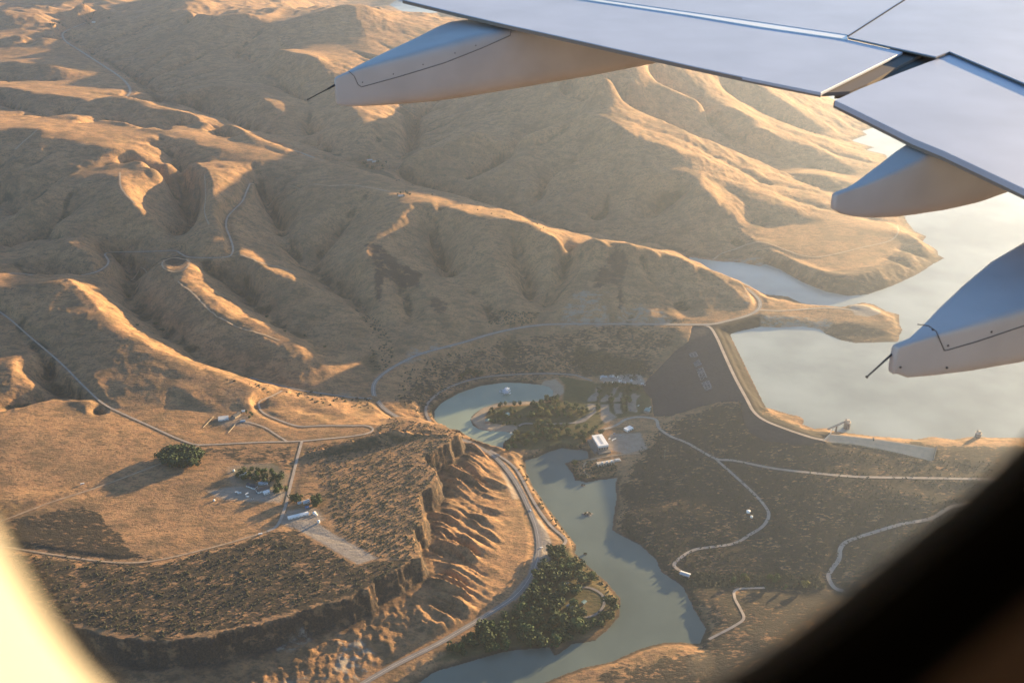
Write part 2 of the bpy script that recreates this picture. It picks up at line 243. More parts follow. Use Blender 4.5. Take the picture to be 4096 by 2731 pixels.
# roads: name, label, width, surface, flatten width, points
ROADS=[
 ('highway','grey two lane highway curving along the river and around the hill',13,'asphalt',[(1300,2830,12),(1471,2722,12),(1592,2653,12),(1744,2578,12),(1865,2508,12),(1956,2453,12),(2047,2393,12.5),(2098,2340,13),(2140,2266,13.5),(2156,2193,14),(2148,2120,15),(2122,2047,16),(2077,1951,18),(2028,1878,20),(1974,1823,22),(1913,1787,24),(1860,1762,26),(1760,1735,30),(1640,1690,36),(1556,1648,41),(1512,1605,44),(1494,1570,46),(1500,1530,48),(1540,1490,50),(1620,1443,54),(1700,1410,57),(1851,1370,61),(1956,1338,64),(2047,1317,67),(2137,1303,70),(2220,1297,71),(2400,1296,74),(2600,1297,76),(2750,1298,77),(2840,1297,78),(2900,1286,78),(2990,1262,79),(3032,1238,80),(3040,1210,81),(3025,1185,82),(2985,1152,82)]),
 ('highway','distant highway climbing the far valley',14,'asphalt',[(400,80,326),(345,92,320),(290,113,315),(252,135,312),(262,165,308),(310,197,303),(380,242,295),(450,287,288),(490,317,282),(515,345,277),(520,370,272),(505,400,268),(560,430,260)]),
 ('highway','straight stretch of highway emerging behind the sunlit ridge',12,'asphalt',[(1000,545,238),(1054,566,232),(1180,604,222),(1280,640,214),(1369,670,206),(1420,690,198)]),
 ('park_road','road through the park trees towards the parking strips',7,'asphalt',[(2075,1704,7),(2101,1694,8),(2200,1696,9),(2319,1688,9),(2350,1672,10),(2383,1645,10)]),
 ('dam_road','pale road along the crest of the dam',9,'gravel',[(2815,1300,77),(2843,1312,77),(2868,1352,77),(2896,1415,77),(2938,1506,77),(2987,1597,77),(3014,1645,77),(3059,1681,77),(3150,1718,77),(3241,1748,77),(3295,1760,77)]),
 ('park_road','narrow road looping around the swimming pond',8,'asphalt',[(1722,1690,18),(1704,1651,16),(1707,1621,15),(1726,1597,14),(1774,1560,13),(1865,1524,12),(1956,1506,12),(2077,1497,11),(2198,1494,10),(2289,1499,10),(2319,1506,10),(2368,1523,10)]),
 ('service_road','pale service road below the dam face',9,'gravel',[(2395,1722,10),(2459,1703,10),(2501,1678,10),(2549,1668,11),(2598,1671,13),(2626,1681,15),(2637,1712,20),(2683,1745,26),(2750,1772,32),(2860,1833,40),(2938,1842,44),(3090,1872,50),(3241,1890,55),(3423,1906,58),(3605,1910,62),(3847,1914,66),(4100,1920,70)]),
 ('dirt_road','dirt road winding down the east bank to the river',8,'gravel',[(2860,1833,40),(2938,1902,38),(3017,1975,34),(3059,2023,30),(3075,2060,26),(3053,2102,21),(2999,2138,18),(2938,2172,15),(2847,2187,12),(2775,2199,10),(2715,2235,8),(2697,2262,7),(2732,2290,5)]),
 ('dirt_road','dirt road curving behind the window corner',10,'gravel',[(3374,2363,14),(3338,2350,14),(3314,2308,16),(3326,2278,18),(3356,2235,22),(3362,2193,26),(3393,2163,30),(3484,2132,36),(3605,2096,44),(3726,2072,50),(3817,2023,56),(4000,2000,60)]),
 ('dirt_track','short dirt track beside the lower river bank',6,'gravel',[(3059,2350,8),(2950,2356,10),(2938,2387,12),(2962,2435,14),(2975,2472,15),(2938,2502,14),(2835,2556,10)]),
 ('mesa_road','unpaved straight road along the foot of the left hills',5.5,'gravel',[(-200,1130,152),(0,1248,140),(121,1348,122),(242,1451,109),(333,1542,103),(412,1613,101),(497,1657,100),(606,1706,99),(697,1748,99),(775,1776,99),(830,1778,99),(900,1775,99),(1050,1768,99),(1200,1764,98),(1300,1755,98),(1400,1745,97),(1470,1733,97),(1492,1718,96),(1470,1703,96),(1400,1702,95),(1280,1702,94),(1200,1705,93),(1130,1685,91),(1060,1655,88),(1038,1630,86),(1040,1605,84),(1090,1583,80),(1130,1562,77)]),
 ('farm_lane','straight lane running down the mesa to the farmyards',7,'gravel',[(1208,1764,98),(1190,1830,98.5),(1165,1930,99),(1140,2030,99),(1110,2100,99),(1070,2125,99)]),
 ('farm_track','two wheel track along the edge of the golden field',5,'dirt',[(1070,2125,99),(900,2175,99),(700,2225,99.5),(560,2248,100),(420,2245,100),(200,2215,100.3),(0,2185,100.8),(-200,2170,101.5)]),
 ('farm_track','thin track from the road fork down to the left field corner',5,'dirt',[(800,1780,99),(700,1830,100.5),(600,1870,101.5),(400,1945,103),(200,2010,103.5),(0,2085,103.5),(-200,2150,103.5)]),
 ('driveway','driveway climbing to the hillside homestead',5,'gravel',[(1150,1766,98),(1100,1735,97),(1060,1710,96),(1000,1690,95),(960,1690,95)]),
 ('side_road','narrow side road joining the big highway bend',7,'asphalt',[(1000,1510,60),(1078,1532,57),(1200,1560,55),(1300,1575,53),(1400,1588,51),(1488,1594,47)]),
 ('hill_road','graded dirt road winding across the golden spurs',7,'gravel',[(1000,735,226.0),(985,770,221.6),(969,806,211.5),(933,842,206.0),(909,872,200.6),(905,909,193.4),(918,945,187.5),(931,985,179.6),(930,1010,173.9),(912,1027,169.1),(848,1031,164.7),(757,1029,159.5),(725,1016,146.3),(697,1003,139.2),(606,1006,141.7),(500,1008,119.2),(440,1010,115.0),(420,1018,131.3),(434,1045,142.9),(418,1070,147.5),(363,1094,146.1),(242,1109,112.0),(121,1099,129.2),(61,1094,145.0),(-100,1100,172.6)]),
 ('bench_road','river bench road below the highway',7,'gravel',[(1960,1800,20),(2035,1848,16),(2077,1896,13),(2138,2011,11),(2198,2096,10),(2255,2148,9),(2262,2168,9),(2240,2185,10),(2190,2195,12)]),
 ('lookout_road','short road to the lookout circle on the peninsula',7,'gravel',[(3035,1240,80),(3120,1243,77),(3200,1238,76),(3300,1232,76),(3380,1236,77),(3420,1243,77)]),
 ('camp_road','campground loop road among the trees',6,'asphalt',[(2310,2350,6),(2360,2350,6),(2410,2380,6),(2415,2420,6),(2385,2455,6),(2330,2470,6),(2270,2460,6)]),
 ('outlet_road','dirt loop around the outlet works',5,'dirt',[(2560,1812,11),(2480,1818,11),(2400,1830,9),(2360,1840,7),(2338,1855,6),(2333,1872,6),(2345,1895,6),(2360,1908,6)]),
]
# ------------------------------------------------------------------ solving the height field between those lines
def W3(line): return PP(line)
cliffW=PP(CLIFF,CLIFFZ)[:,:2]
riverW=PP(RIVER,0.)[:,:2]; pondW=PP(PONDP,POND)[:,:2]; resW=PP(RESV,RES)[:,:2]; farW=PP(FARW,RES)[:,:2]
roadW=[smooth_line(PP(r[4]),6.0) for r in ROADS]
_cl=np.concatenate([[0],np.cumsum(np.hypot(*np.diff(cliffW,axis=0).T))]); CLL=_cl[-1]
sideP=np.vstack([cliffW,np.array([P(-4000,2300,99.)[:2],P(-5000,1300,99.)[:2],P(900,1350,99.)[:2],P(1590,1600,99.)[:2]])])
def bump(X,Y):
    """extra height of the basalt cap on the mesa side of the rim; positive inside"""
    D,S,U,_=near(cliffW,X,Y,420.)
    S=np.where(inside(sideP,X,Y),-1.,1.)
    amp=CLH*sstep(0,220,U)*(1-sstep(120,400,D))
    return np.where(S<0,amp,0),D,S,U
# dam face: crest / toe pairs
DAMP=[((2780,1303,76),(2768,1305,75)),((2846,1312,76),(2763,1336,72)),((2858,1335,76),(2753,1366,66)),((2872,1365,76),(2702,1402,52)),((2886,1397,76),(2651,1456,36)),((2898,1422,76),(2590,1518,20)),((2911,1450,76),(2566,1548,12)),((2924,1478,76),(2608,1597,10)),((2943,1520,76),(2616,1663,12)),((2957,1548,76),(2680,1664,24)),((2969,1572,76),(2804,1624,46)),((2979,1592,76),(2881,1609,58)),((2989,1611,76),(2957,1611,67)),((3003,1640,76),(2965,1640,64)),((3028,1665,76),(2972,1675,59)),((3057,1687,76),(2999,1730,57)),((3148,1725,76),(3059,1762,60)),((3240,1754,76),(3200,1778,68)),((3300,1766,76),(3300,1772,74.5))]
G0X,G0Y,GS=-5600.,700.,10.; NX,NY=1120,1184
def sample_line(w,step):
    out=[]
    for a,b in zip(w[:-1],w[1:]):
        n=max(1,int(np.hypot(*(b-a)[:2])/step)); t=np.arange(n)/n; out.append(a+(b-a)*t[:,None])
    out.append(w[-1:]); return np.vstack(out)
cons=[sample_line(W3(l),5.) for l in LINES]+[r for r in roadW]
cons+= [np.column_stack([p,np.full(len(p),z)]) for p,z in ((sample_line(np.vstack([riverW,riverW[:1]]),5.),1.0),(sample_line(np.vstack([pondW,pondW[:1]]),5.),POND+.5),(sample_line(np.vstack([resW,resW[:1]]),5.),RES+1),(sample_line(np.vstack([farW,farW[:1]]),5.),RES+2))]
cr=np.array([P(*a) for a,b in DAMP]); to=np.array([P(*b) for a,b in DAMP])
crm=cr.copy(); crm[:,2]=69; tom=to.copy(); tom[:,2]-=1
cons+=[sample_line(crm,5.),sample_line(tom,5.),sample_line((crm*.5+tom*.5),5.)]
# rim of the mesa and foot of its talus
mesaP=PP(CLIFF+[(-50,2110),(60,2090),(400,1960),(650,1885),(790,1790),(900,1782),(1150,1792),(1480,1738)],CLIFFZ)[:,:2]
gx_,gy_=np.meshgrid(np.arange(mesaP[:,0].min(),mesaP[:,0].max(),14.),np.arange(mesaP[:,1].min(),mesaP[:,1].max(),14.)); gx_=gx_.ravel(); gy_=gy_.ravel()
mk=inside(mesaP,gx_,gy_); gx_=gx_[mk]; gy_=gy_[mk]; mk=near(cliffW,gx_,gy_,12.)[0]>9; cons.append(np.column_stack([gx_[mk],gy_[mk],99.6+1.6*fbm(gx_[mk]/260.,gy_[mk]/260.,3,7)+3.5*sstep(-650,-1050,gx_[mk])]))
rim=np.column_stack([cliffW,np.full(len(cliffW),CLIFFZ)]); cons.append(sample_line(rim,5.))
cons=np.vstack(cons)
b,D,S,U=bump(cons[:,0],cons[:,1])
isrim=D<2.0; b=np.where(isrim,CLH*sstep(0,220,U),b)
cons[:,2]-=b
far=[]
for x in np.linspace(-5500,5500,120):
    far.append((x,12400,330+150*math.sin(x/900.)))
cons=np.vstack([cons,np.array(far)])
def solve():
    h=None
    for s in (80.,40.,20.,10.):
        nx=int(NX*GS/s); ny=int(NY*GS/s)
        ix=np.clip(((cons[:,0]-G0X)/s).astype(int),0,nx-1); iy=np.clip(((cons[:,1]-G0Y)/s).astype(int),0,ny-1)
        ok=(cons[:,0]>G0X)&(cons[:,0]<G0X+nx*s)&(cons[:,1]>G0Y)&(cons[:,1]<G0Y+ny*s); k=(iy*nx+ix)[ok]
        cnt=np.bincount(k,minlength=nx*ny); sm=np.bincount(k,weights=cons[ok,2],minlength=nx*ny)
        m=(cnt>0).reshape(ny,nx); v=(sm/np.maximum(cnt,1)).reshape(ny,nx)
        if h is None: h=np.full((ny,nx),150.); h[m]=v[m]
        else: h=np.repeat(np.repeat(h,2,0),2,1)[:ny,:nx]
        nit={80.:1500,40.:500,20.:250,10.:120}[s]
        par=(np.add.outer(np.arange(ny),np.arange(nx))&1).astype(bool)
        for it in range(nit):
            for c in (par,~par):
                p=np.pad(h,1,mode='edge'); a=(p[:-2,1:-1]+p[2:,1:-1]+p[1:-1,:-2]+p[1:-1,2:])*.25
                om=1.75 if it<nit-12 else 1.0
                h=np.where(c,h+om*(a-h),h); h[m]=v[m]
    return h
def blur(h,n):
    for i in range(n):
        p=np.pad(h,1,mode='edge'); h=(p[:-2,1:-1]+p[2:,1:-1]+p[1:-1,:-2]+p[1:-1,2:]+2*p[1:-1,1:-1])/6
    return h
Hg=solve()
def erode(h,rounds=4):
    """rain: droplets run downhill, their tracks cut a branching net of draws"""
    yy,xx=np.mgrid[0:NY,0:NX]; WX=(xx+.5)*GS+G0X; WY=(yy+.5)*GS+G0Y
    sd0=np.minimum(near(cliffW,WX.ravel(),WY.ravel(),400.)[0],400.).reshape(NY,NX)
    mm=1.-blur(inside(mesaP,WX.ravel(),WY.ravel()).reshape(NY,NX).astype(float),12)
    h=h+mm*12*fbm(WX/170.,WY/170.,4,101)*sstep(.06,.3,np.hypot(*np.gradient(blur(h,4),GS)))
    wgt=1.15-.8*sstep(3500,4200,WY)*sstep(-700,0,WX)
    for rd_ in range(rounds):
        hb=blur(h,2 if rd_ else 3); gy,gx=np.gradient(hb,GS); s=np.hypot(gx,gy)
        m=sstep(.05,.2,blur(s,3))*sstep(150,350,sd0)*sstep(64,85,hb)*mm
        fl=np.zeros(NY*NX); r=np.random.RandomState(50+rd_)
        N=420000; px=r.rand(N)*(NX-2); py=(r.rand(N)**1.25)*(NY-2); dx=np.zeros(N); dy=np.zeros(N)
        for k in range(110):
            ix=px.astype(int); iy=py.astype(int); j=iy*NX+ix
            fl+=np.bincount(j,minlength=NX*NY)
            ax=-gx.ravel()[j]; ay=-gy.ravel()[j]; l=np.hypot(ax,ay)+1e-6
            ax=ax/l;ay=ay/l; dx=dx*.35+ax*.65; dy=dy*.35+ay*.65; q=np.hypot(dx,dy)+1e-6
            px=px+dx/q*.9; py=py+dy/q*.9
            ok=(l>.03)&(px>1)&(px<NX-2)&(py>1)&(py<NY-2); px=px[ok];py=py[ok];dx=dx[ok];dy=dy[ok]
        fl=blur(fl.reshape(NY,NX),1); ref=8.0*(1+2*(WY-700)/11000)
        c=np.clip(np.log1p(fl/ref)-.55,0,3.6)
        h=h-m*wgt*(blur(c,7)*(9.,7.,5.,3.)[rd_]+blur(c,1)*1.9)
        h=h+m*wgt*2.2
    return h
Hg=erode(Hg)
b1=blur(Hg,9); b2=blur(Hg,1)
Hg=np.minimum(b2,b1*.8+b2*.2)           # rounds the crests, keeps the draws sharp
Hg=blur(Hg,1)
Sl=np.hypot(*np.gradient(blur(Hg,4),GS))
_yy,_xx=np.mgrid[0:NY,0:NX]; Sl=Sl*(1.-blur(inside(mesaP,((_xx+.5)*GS+G0X).ravel(),((_yy+.5)*GS+G0Y).ravel()).reshape(NY,NX).astype(float),6))
def gsample(A,X,Y):
    fx=np.clip((X-G0X)/GS-.5,0,NX-1.001); fy=np.clip((Y-G0Y)/GS-.5,0,NY-1.001)
    ix=fx.astype(int); iy=fy.astype(int); u=fx-ix; v=fy-iy
    def B(t): return ((1-t)**3/6,(3*t**3-6*t*t+4)/6,(-3*t**3+3*t*t+3*t+1)/6,t**3/6)
    bu=B(u); bv=B(v); s=0
    for j in range(4):
        jy=np.clip(iy+j-1,0,NY-1)
        for i in range(4):
            s=s+bv[j]*bu[i]*A[jy,np.clip(ix+i-1,0,NX-1)]
    return s
talusfoot=None
def _sp(A,n=5):
    o=[A[i]+(A[i+1]-A[i])*k/n for i in range(len(A)-1) for k in range(n)]; o.append(A[-1]); return np.array(o)
_c,_t=_sp(cr),_sp(to); damoutline=np.vstack([_c[:,:2],_t[::-1,:2]]); damS_=np.vstack([_c*(1-k)+_t*k for k in np.linspace(0,1,22)])
swT=np.array([P(*a) for a in [(3318,1736,76),(3500,1755,72),(3750,1793,72)]]); swB=np.array([P(*a) for a in [(3288,1768,72.5),(3404,1776,69.5),(3506,1794,67),(3620,1820,64.5),(3735,1850,62)]])
swT2=np.array([[np.interp(t,np.linspace(0,1,len(swT)),swT[:,k]) for k in range(3)] for t in np.linspace(0,1,24)]); swB2=np.array([[np.interp(t,np.linspace(0,1,len(swB)),swB[:,k]) for k in range(3)] for t in np.linspace(0,1,24)])
swO=np.vstack([swT2[:,:2],swB2[::-1,:2]]); swS=np.vstack([swT2*(1-k)+swB2*k for k in np.linspace(0,1,16)])
def HEIGHT(X,Y,full=False):
    """height above river at world X,Y (arrays)"""
    X=np.asarray(X,float); Y=np.asarray(Y,float)
    h=gsample(Hg,X,Y); sl=gsample(Sl,X,Y)
    dd=np.clip(Y/3000.,.6,3)
    a=sstep(.04,.35,sl)
    wx=X+40*fbm(X/300,Y/300,2,9); wy=Y+40*fbm(X/300+7,Y/300,2,10)
    rg=ridged(wx/260.,wy/260.,4,2)
    h=h+a*(rg-.35)*7+a*(ridged(wx/90.,wy/90.,3,4)-.3)*4.5+a*(ridged(wx/38.,wy/38.,2,6)-.3)*1.5
    h=h+fbm(X/120.,Y/120.,4,5)*(0.8+2.5*a)
    fm=sstep(5800,7600,Y); wf=X+200*fbm(X/1500,Y/1500,2,14)
    h=h+fm*((ridged(wf/1100.,Y/1400.,4,33)-.3)*95)*np.clip((h-64)/60,0,1)
    vm=(1-sstep(600,1100,np.abs(X+.1*Y-60)))*sstep(8300,8700,Y)*(1-sstep(10900,11400,Y)); h=h-vm*np.maximum(h-RES-2,0)*.68
    # mesa rim, buttressed basalt
    D,S,U,_=near(cliffW,X,Y,420.)
    m=D<420; S=np.where(inside(sideP,X,Y),-1.,1.)
    amp=CLH*sstep(0,220,U)
    jag=(fbm(X/30.,Y/30.,3,21)*7+perlin(X/8.,Y/8.,31)*2.6)
    sdv=np.where(S<0,D,-D)+jag*(D<80)
    fallin=1-sstep(120,400,D)
    step=sstep(-4,2,sdv)*.66+sstep(-11,-6,sdv)*.34
    cliff=np.where(m,amp*step*np.where(sdv>0,fallin,1),0)
    h=h+cliff
    # talus gullies running down from the rim
    out=m&(sdv<-4)
    wR=sstep(-270,-130,X); v1=.5*X+.86*Y+26*fbm(X/170.,Y/170.,2,44)+3*fbm(X/30.,Y/30.,2,43); v2=.95*X+.3*Y+24*fbm(X/170.,Y/170.,2,45)+3*fbm(X/30.,Y/30.,2,42); al1=(.86*X-.5*Y)/420.; al2=(.3*X-.95*Y)/420.
    def rib(v,al): return (1-2*np.abs(perlin(v/52.,al,60)))*.5+(1-2*np.abs(perlin(v/23.,al*1.9,66)))*.42+(1-2*np.abs(perlin(v/10.,al*3.3,68)))*.2
    g=rib(v1,al1)*wR+(.35+(rib(v2,al2)-.35)*.25)*(1-wR)
    env=sstep(4,40,D)*(1-sstep(90,190,D))
    h=h+np.where(out,(g-.35)*(5+30*sstep(-.35,.5,fbm(X/85.,Y/85.,2,48)))*(.3+.7*wR)*env+out*fbm(X/16.,Y/16.,3,49)*3.2*env*sstep(100,300,U)*(D<420),0)
    rockm=np.where(m,(sstep(-34,-12,sdv)*(1-sstep(2,6,sdv)))*sstep(50,200,U),0)
    tal=np.where(out,(1-sstep(60,200,D)),0)
    # dam body underneath: keep the ground below the fill
    # roads: level the ground under each
    rd=np.full(len(X),1e9)
    for (nm,lb,wd,sf,pts),wl in zip(ROADS,roadW):
        Dr,_,_,Zr=near(wl[::2] if len(wl)>40 else wl,X,Y,wd/2+55)
        ex=np.clip((Y-2200)*.0022,0,10); k=1-sstep(wd/2+5+ex,wd/2+22+ex*2,Dr); h=h*(1-k)+(Zr-.25)*k; rd=np.minimum(rd,Dr-wd/2)
    # the fill of the dam covers the ground
    kd=inside(damoutline,X,Y)
    for kd,damS in ((kd,damS_),(inside(swO,X,Y),swS)):
        ix_=np.nonzero(kd)[0]
        for a0 in range(0,len(ix_),4000):
            j=ix_[a0:a0+4000]; dd=(X[j][:,None]-damS[:,0][None,:])**2+(Y[j][:,None]-damS[:,1][None,:])**2
            h[j]=np.minimum(h[j],damS[dd.argmin(1),2]-3.5)
    # water bodies
    sh=np.full(len(X),1e9)
    for poly,lev,soft in ((riverW,0.,16.),(pondW,POND,10.),(resW,RES,22.),(farW,RES,60.)):
        d=sdf(poly,X,Y,60.); near_=(d<58)&(d>-58); jr=np.zeros(len(X)); jr[near_]=fbm(X[near_]/14.,Y[near_]/14.,3,80)*2.5; d=d+jr
        hin=lev-.15+np.clip(d/3.,-4,0)
        k=sstep(0,soft,d); near_=near_&(d>0); ho=np.maximum(h,lev+.4)*k+(lev+.15)*(1-k)
        h=np.where(d<=0,hin,np.where(near_,ho,h)); sh=np.where(near_&(d<sh),d,sh)
    if full: return h,sl,rockm,tal,rd,sh
    return h
def ground(x,y): return float(HEIGHT(np.array([x]),np.array([y]))[0])
def onground(px,py,z0=50.):
    """follow a sight line down to the ground; returns world x,y,height"""
    z=z0
    for i in range(14):
        X,Y,_=P(px,py,z); z=z*.4+ground(X,Y)*.6
    X,Y,_=P(px,py,z); return X,Y,ground(X,Y)
def ongrounds(px,py,z0=50.):
    px=np.asarray(px,float);py=np.asarray(py,float); z=np.full(len(px),float(z0))
    for i in range(12):
        a=(px-2048)/4000.; b=(1365.5-py)/4000.; t=(z-CAMH)/(-sp+b*cp); X=a*t; Y=(cp+b*sp)*t
        z=z*.4+HEIGHT(X,Y)*.6
    return X,Y,HEIGHT(X,Y)
# ------------------------------------------------------------------ helpers for objects
def tag(o,label=None,cat=None,group=None,kind=None):
    if label: o['label']=label
    if cat: o['category']=cat
    if group: o['group']=group
    if kind: o['kind']=kind
    return o
def mat(name,col,rough=.8,metal=0.,spec=None,noise=None,bump=0.,bscale=1.):
    m=bpy.data.materials.new(name); m.use_nodes=True; n=m.node_tree; b=n.nodes['Principled BSDF']
    b.inputs['Base Color'].default_value=(*col,1); b.inputs['Roughness'].default_value=rough; b.inputs['Metallic'].default_value=metal
    if spec is not None: b.inputs['Specular IOR Level'].default_value=spec
    if noise:
        sc,amt=noise; tc=n.nodes.new('ShaderNodeTexCoord'); t=n.nodes.new('ShaderNodeTexNoise'); t.inputs['Scale'].default_value=sc; t.inputs['Detail'].default_value=5
        n.links.new(tc.outputs['Object'],t.inputs['Vector'])
        mr=n.nodes.new('ShaderNodeMapRange'); mr.inputs[1].default_value=.3; mr.inputs[2].default_value=.7; mr.inputs[3].default_value=1-amt; mr.inputs[4].default_value=1+amt
        n.links.new(t.outputs[0],mr.inputs[0]); mx=n.nodes.new('ShaderNodeVectorMath'); mx.operation='SCALE'; mx.inputs[0].default_value=col
        n.links.new(mr.outputs[0],mx.inputs['Scale']); n.links.new(mx.outputs[0],b.inputs['Base Color'])
        if bump:
            bp=n.nodes.new('ShaderNodeBump'); bp.inputs['Strength'].default_value=bump; bp.inputs['Distance'].default_value=bscale; n.links.new(t.outputs[0],bp.inputs['Height']); n.links.new(bp.outputs[0],b.inputs['Normal'])
    return m
class MB:
    def __init__(s): s.v=[];s.f=[]
    def add(s,vs,fs):
        k=len(s.v); s.v+= [tuple(v) for v in vs]; s.f+=[tuple(k+i for i in f) for f in fs]; return s
    def box(s,c,sz,rz=0,ax=None):
        x,y,z=sz[0]/2,sz[1]/2,sz[2]/2; ca,sa=math.cos(rz),math.sin(rz); vs=[]
        for dz in (-z,z):
            for dx,dy in ((-x,-y),(x,-y),(x,y),(-x,y)): vs.append((c[0]+dx*ca-dy*sa,c[1]+dx*sa+dy*ca,c[2]+dz))
        return s.add(vs,[(0,3,2,1),(4,5,6,7),(0,1,5,4),(1,2,6,5),(2,3,7,6),(3,0,4,7)])
    def gable(s,c,sz,h,rz=0,over=.3):
        """gabled roof prism on top at c (base centre)"""
        x,y=sz[0]/2+over,sz[1]/2+over; ca,sa=math.cos(rz),math.sin(rz)
        L=[(-x,-y,0),(x,-y,0),(x,y,0),(-x,y,0),(-x,0,h),(x,0,h)]
        vs=[(c[0]+a*ca-b*sa,c[1]+a*sa+b*ca,c[2]+q) for a,b,q in L]
        return s.add(vs,[(0,3,2,1),(0,1,5,4),(2,3,4,5),(1,2,5),(3,0,4)])
    def cyl(s,a,b,r0,r1=None,n=8,cap=True):
        r1=r0 if r1 is None else r1; a=Vector(a);b=Vector(b); d=(b-a).normalized(); q=d.to_track_quat('Z','Y').to_matrix(); vs=[]
        for p,r in ((a,r0),(b,r1)):
            for i in range(n): t=2*math.pi*i/n; vs.append(tuple(p+q@Vector((r*math.cos(t),r*math.sin(t),0))))
        fs=[(i,(i+1)%n,n+(i+1)%n,n+i) for i in range(n)]
        if cap: fs+=[tuple(range(n-1,-1,-1)),tuple(range(n,2*n))]
        return s.add(vs,fs)
    def build(s,name,m,parent=None,loc=None,smooth=False):
        me=bpy.data.meshes.new(name); me.from_pydata(s.v,[],s.f); me.update()
        if smooth:
            me.polygons.foreach_set('use_smooth',[True]*len(me.polygons))
        me.materials.append(m); o=bpy.data.objects.new(name,me); scene.collection.objects.link(o)
        if parent is not None: o.parent=parent
        if loc is not None: o.location=loc
        return o
def empty(name,loc,rz=0.):
    o=bpy.data.objects.new(name,None); scene.collection.objects.link(o); o.location=loc; o.rotation_euler=(0,0,rz); return o
def Z(z): return z-CAMH
def npmesh(name,co,faces,m,smooth=True):
    me=bpy.data.meshes.new(name); me.vertices.add(len(co)); me.vertices.foreach_set('co',co.astype(np.float32).ravel())
    k=faces.shape[1]; me.loops.add(faces.size); me.loops.foreach_set('vertex_index',faces.astype(np.int32).ravel())
    me.polygons.add(len(faces)); me.polygons.foreach_set('loop_start',np.arange(0,faces.size,k,dtype=np.int32)); me.polygons.foreach_set('loop_total',np.full(len(faces),k,dtype=np.int32))
    if smooth: me.polygons.foreach_set('use_smooth',np.ones(len(faces),bool))
    me.update(calc_edges=True); me.materials.append(m)
    o=bpy.data.objects.new(name,me); scene.collection.objects.link(o); return o
# ------------------------------------------------------------------ terrain mesh
ys=[1180.]
while ys[-1]<12450: ys.append(ys[-1]*1.0018+.35)
ys=np.array([-9000.,-2500.,0.,600.,1000.]+ys+[13500,16000,20000,28000,45000])
us=np.linspace(-1,1,941); us=np.concatenate([[-8,-4,-2.2,-1.5,-1.2],us,[1.2,1.5,2.2,4,8]])
wY=.47*np.maximum(ys,1180)+480
TX=(us[None,:]*wY[:,None]); TY=np.repeat(ys[:,None],len(us),1)
shp=TX.shape; TX=TX.ravel(); TY=TY.ravel()
th,tsl,trock,ttal,trd,tsh=HEIGHT(TX,TY,True)
out=(np.abs(TX)>5500)|(TY>12400)|(TY<900); k=sstep(5000,9000,np.abs(TX))+sstep(12400,16000,TY); 
th=th+np.clip(k,0,1)*(120+200*fbm(TX/2500.,TY/2500.,3,5))*((TX<0)|(TY>12400))
th=np.where((TX>5400)&(TY<12000),RES-3,th)
n0,n1=shp; idx=np.arange(n0*n1).reshape(shp)
faces=np.stack([idx[:-1,:-1],idx[:-1,1:],idx[1:,1:],idx[1:,:-1]],-1).reshape(-1,4)
# ground cover masks ---------------------------------------------------------
def pm(pts,z,soft=12.,nz=.0,nscale=40.):
    """soft mask of a surveyed patch"""
    w=PP(pts,z)[:,:2]; d=sdf(w,TX,TY,max(60,soft*2))
    if nz:
        k=d<59; q=np.zeros(len(d)); q[k]=fbm(TX[k]/nscale,TY[k]/nscale,4,91)*nz; d=d+q
    return 1-sstep(-soft,soft,d)
def mx(*a):
    r=a[0]
    for b in a[1:]: r=np.maximum(r,b)
    return r
big=fbm(TX/900.,TY/900.,4,70); med=fbm(TX/220.,TY/220.,4,71); sml=fbm(TX/60.,TY/60.,4,72)
sage=mx(pm([(1215,1790),(1480,1740),(1560,1660),(1850,1720),(1760,1800),(1751,1900),(1690,1990),(1700,2100),(1660,2240),(1500,2250),(1350,2130),(1240,2070),(1180,1950)],99,14,20)*.42,
        pm([(820,1785),(1190,1775),(1160,1900),(950,1850),(800,1830)],99,14,20)*.55,
        pm([(60,2080),(330,2020),(420,2070),(480,2140),(560,2215),(640,2240),(300,2230),(30,2190)],102,14,22)*.8,
        pm([(-100,2200),(300,2240),(620,2255),(880,2195),(1100,2125),(1180,2110),(1290,2180),(1429,2262),(1520,2240),(1650,2230),(1580,2290),(1400,2390),(900,2520),(600,2560),(300,2500),(0,2380)],99,12,14)*.75, pm([(655,1045),(700,1034),(745,1040),(752,1058),(735,1076),(700,1084),(662,1072)],158,3,6,14)*.85,
        pm([(-200,1500),(0,1470),(300,1600),(700,1760),(500,1900),(100,2050),(-200,2100)],108,40,40)*.22,
        pm([(2620,1690),(2900,1630),(3300,1790),(4300,1850),(4300,2300),(2800,2310),(2700,2300),(2600,2190),(2450,2110),(2480,1900),(2560,1830)],35,26,50,60)*.8,pm([(2600,2190),(4400,2200),(4400,3000),(2300,3000),(2400,2700),(2680,2600),(2820,2570),(2830,2500),(2700,2300)],12,30,50,60)*.75,
        pm([(1560,1640),(1700,1480),(2000,1380),(2760,1320),(2600,1500),(2300,1480),(1900,1500),(1740,1580),(1690,1660)],35,20,30)*.6)
sage=np.maximum(sage,.32*sstep(-.1,.4,med+.3*big)*sstep(.1,.3,tsl))
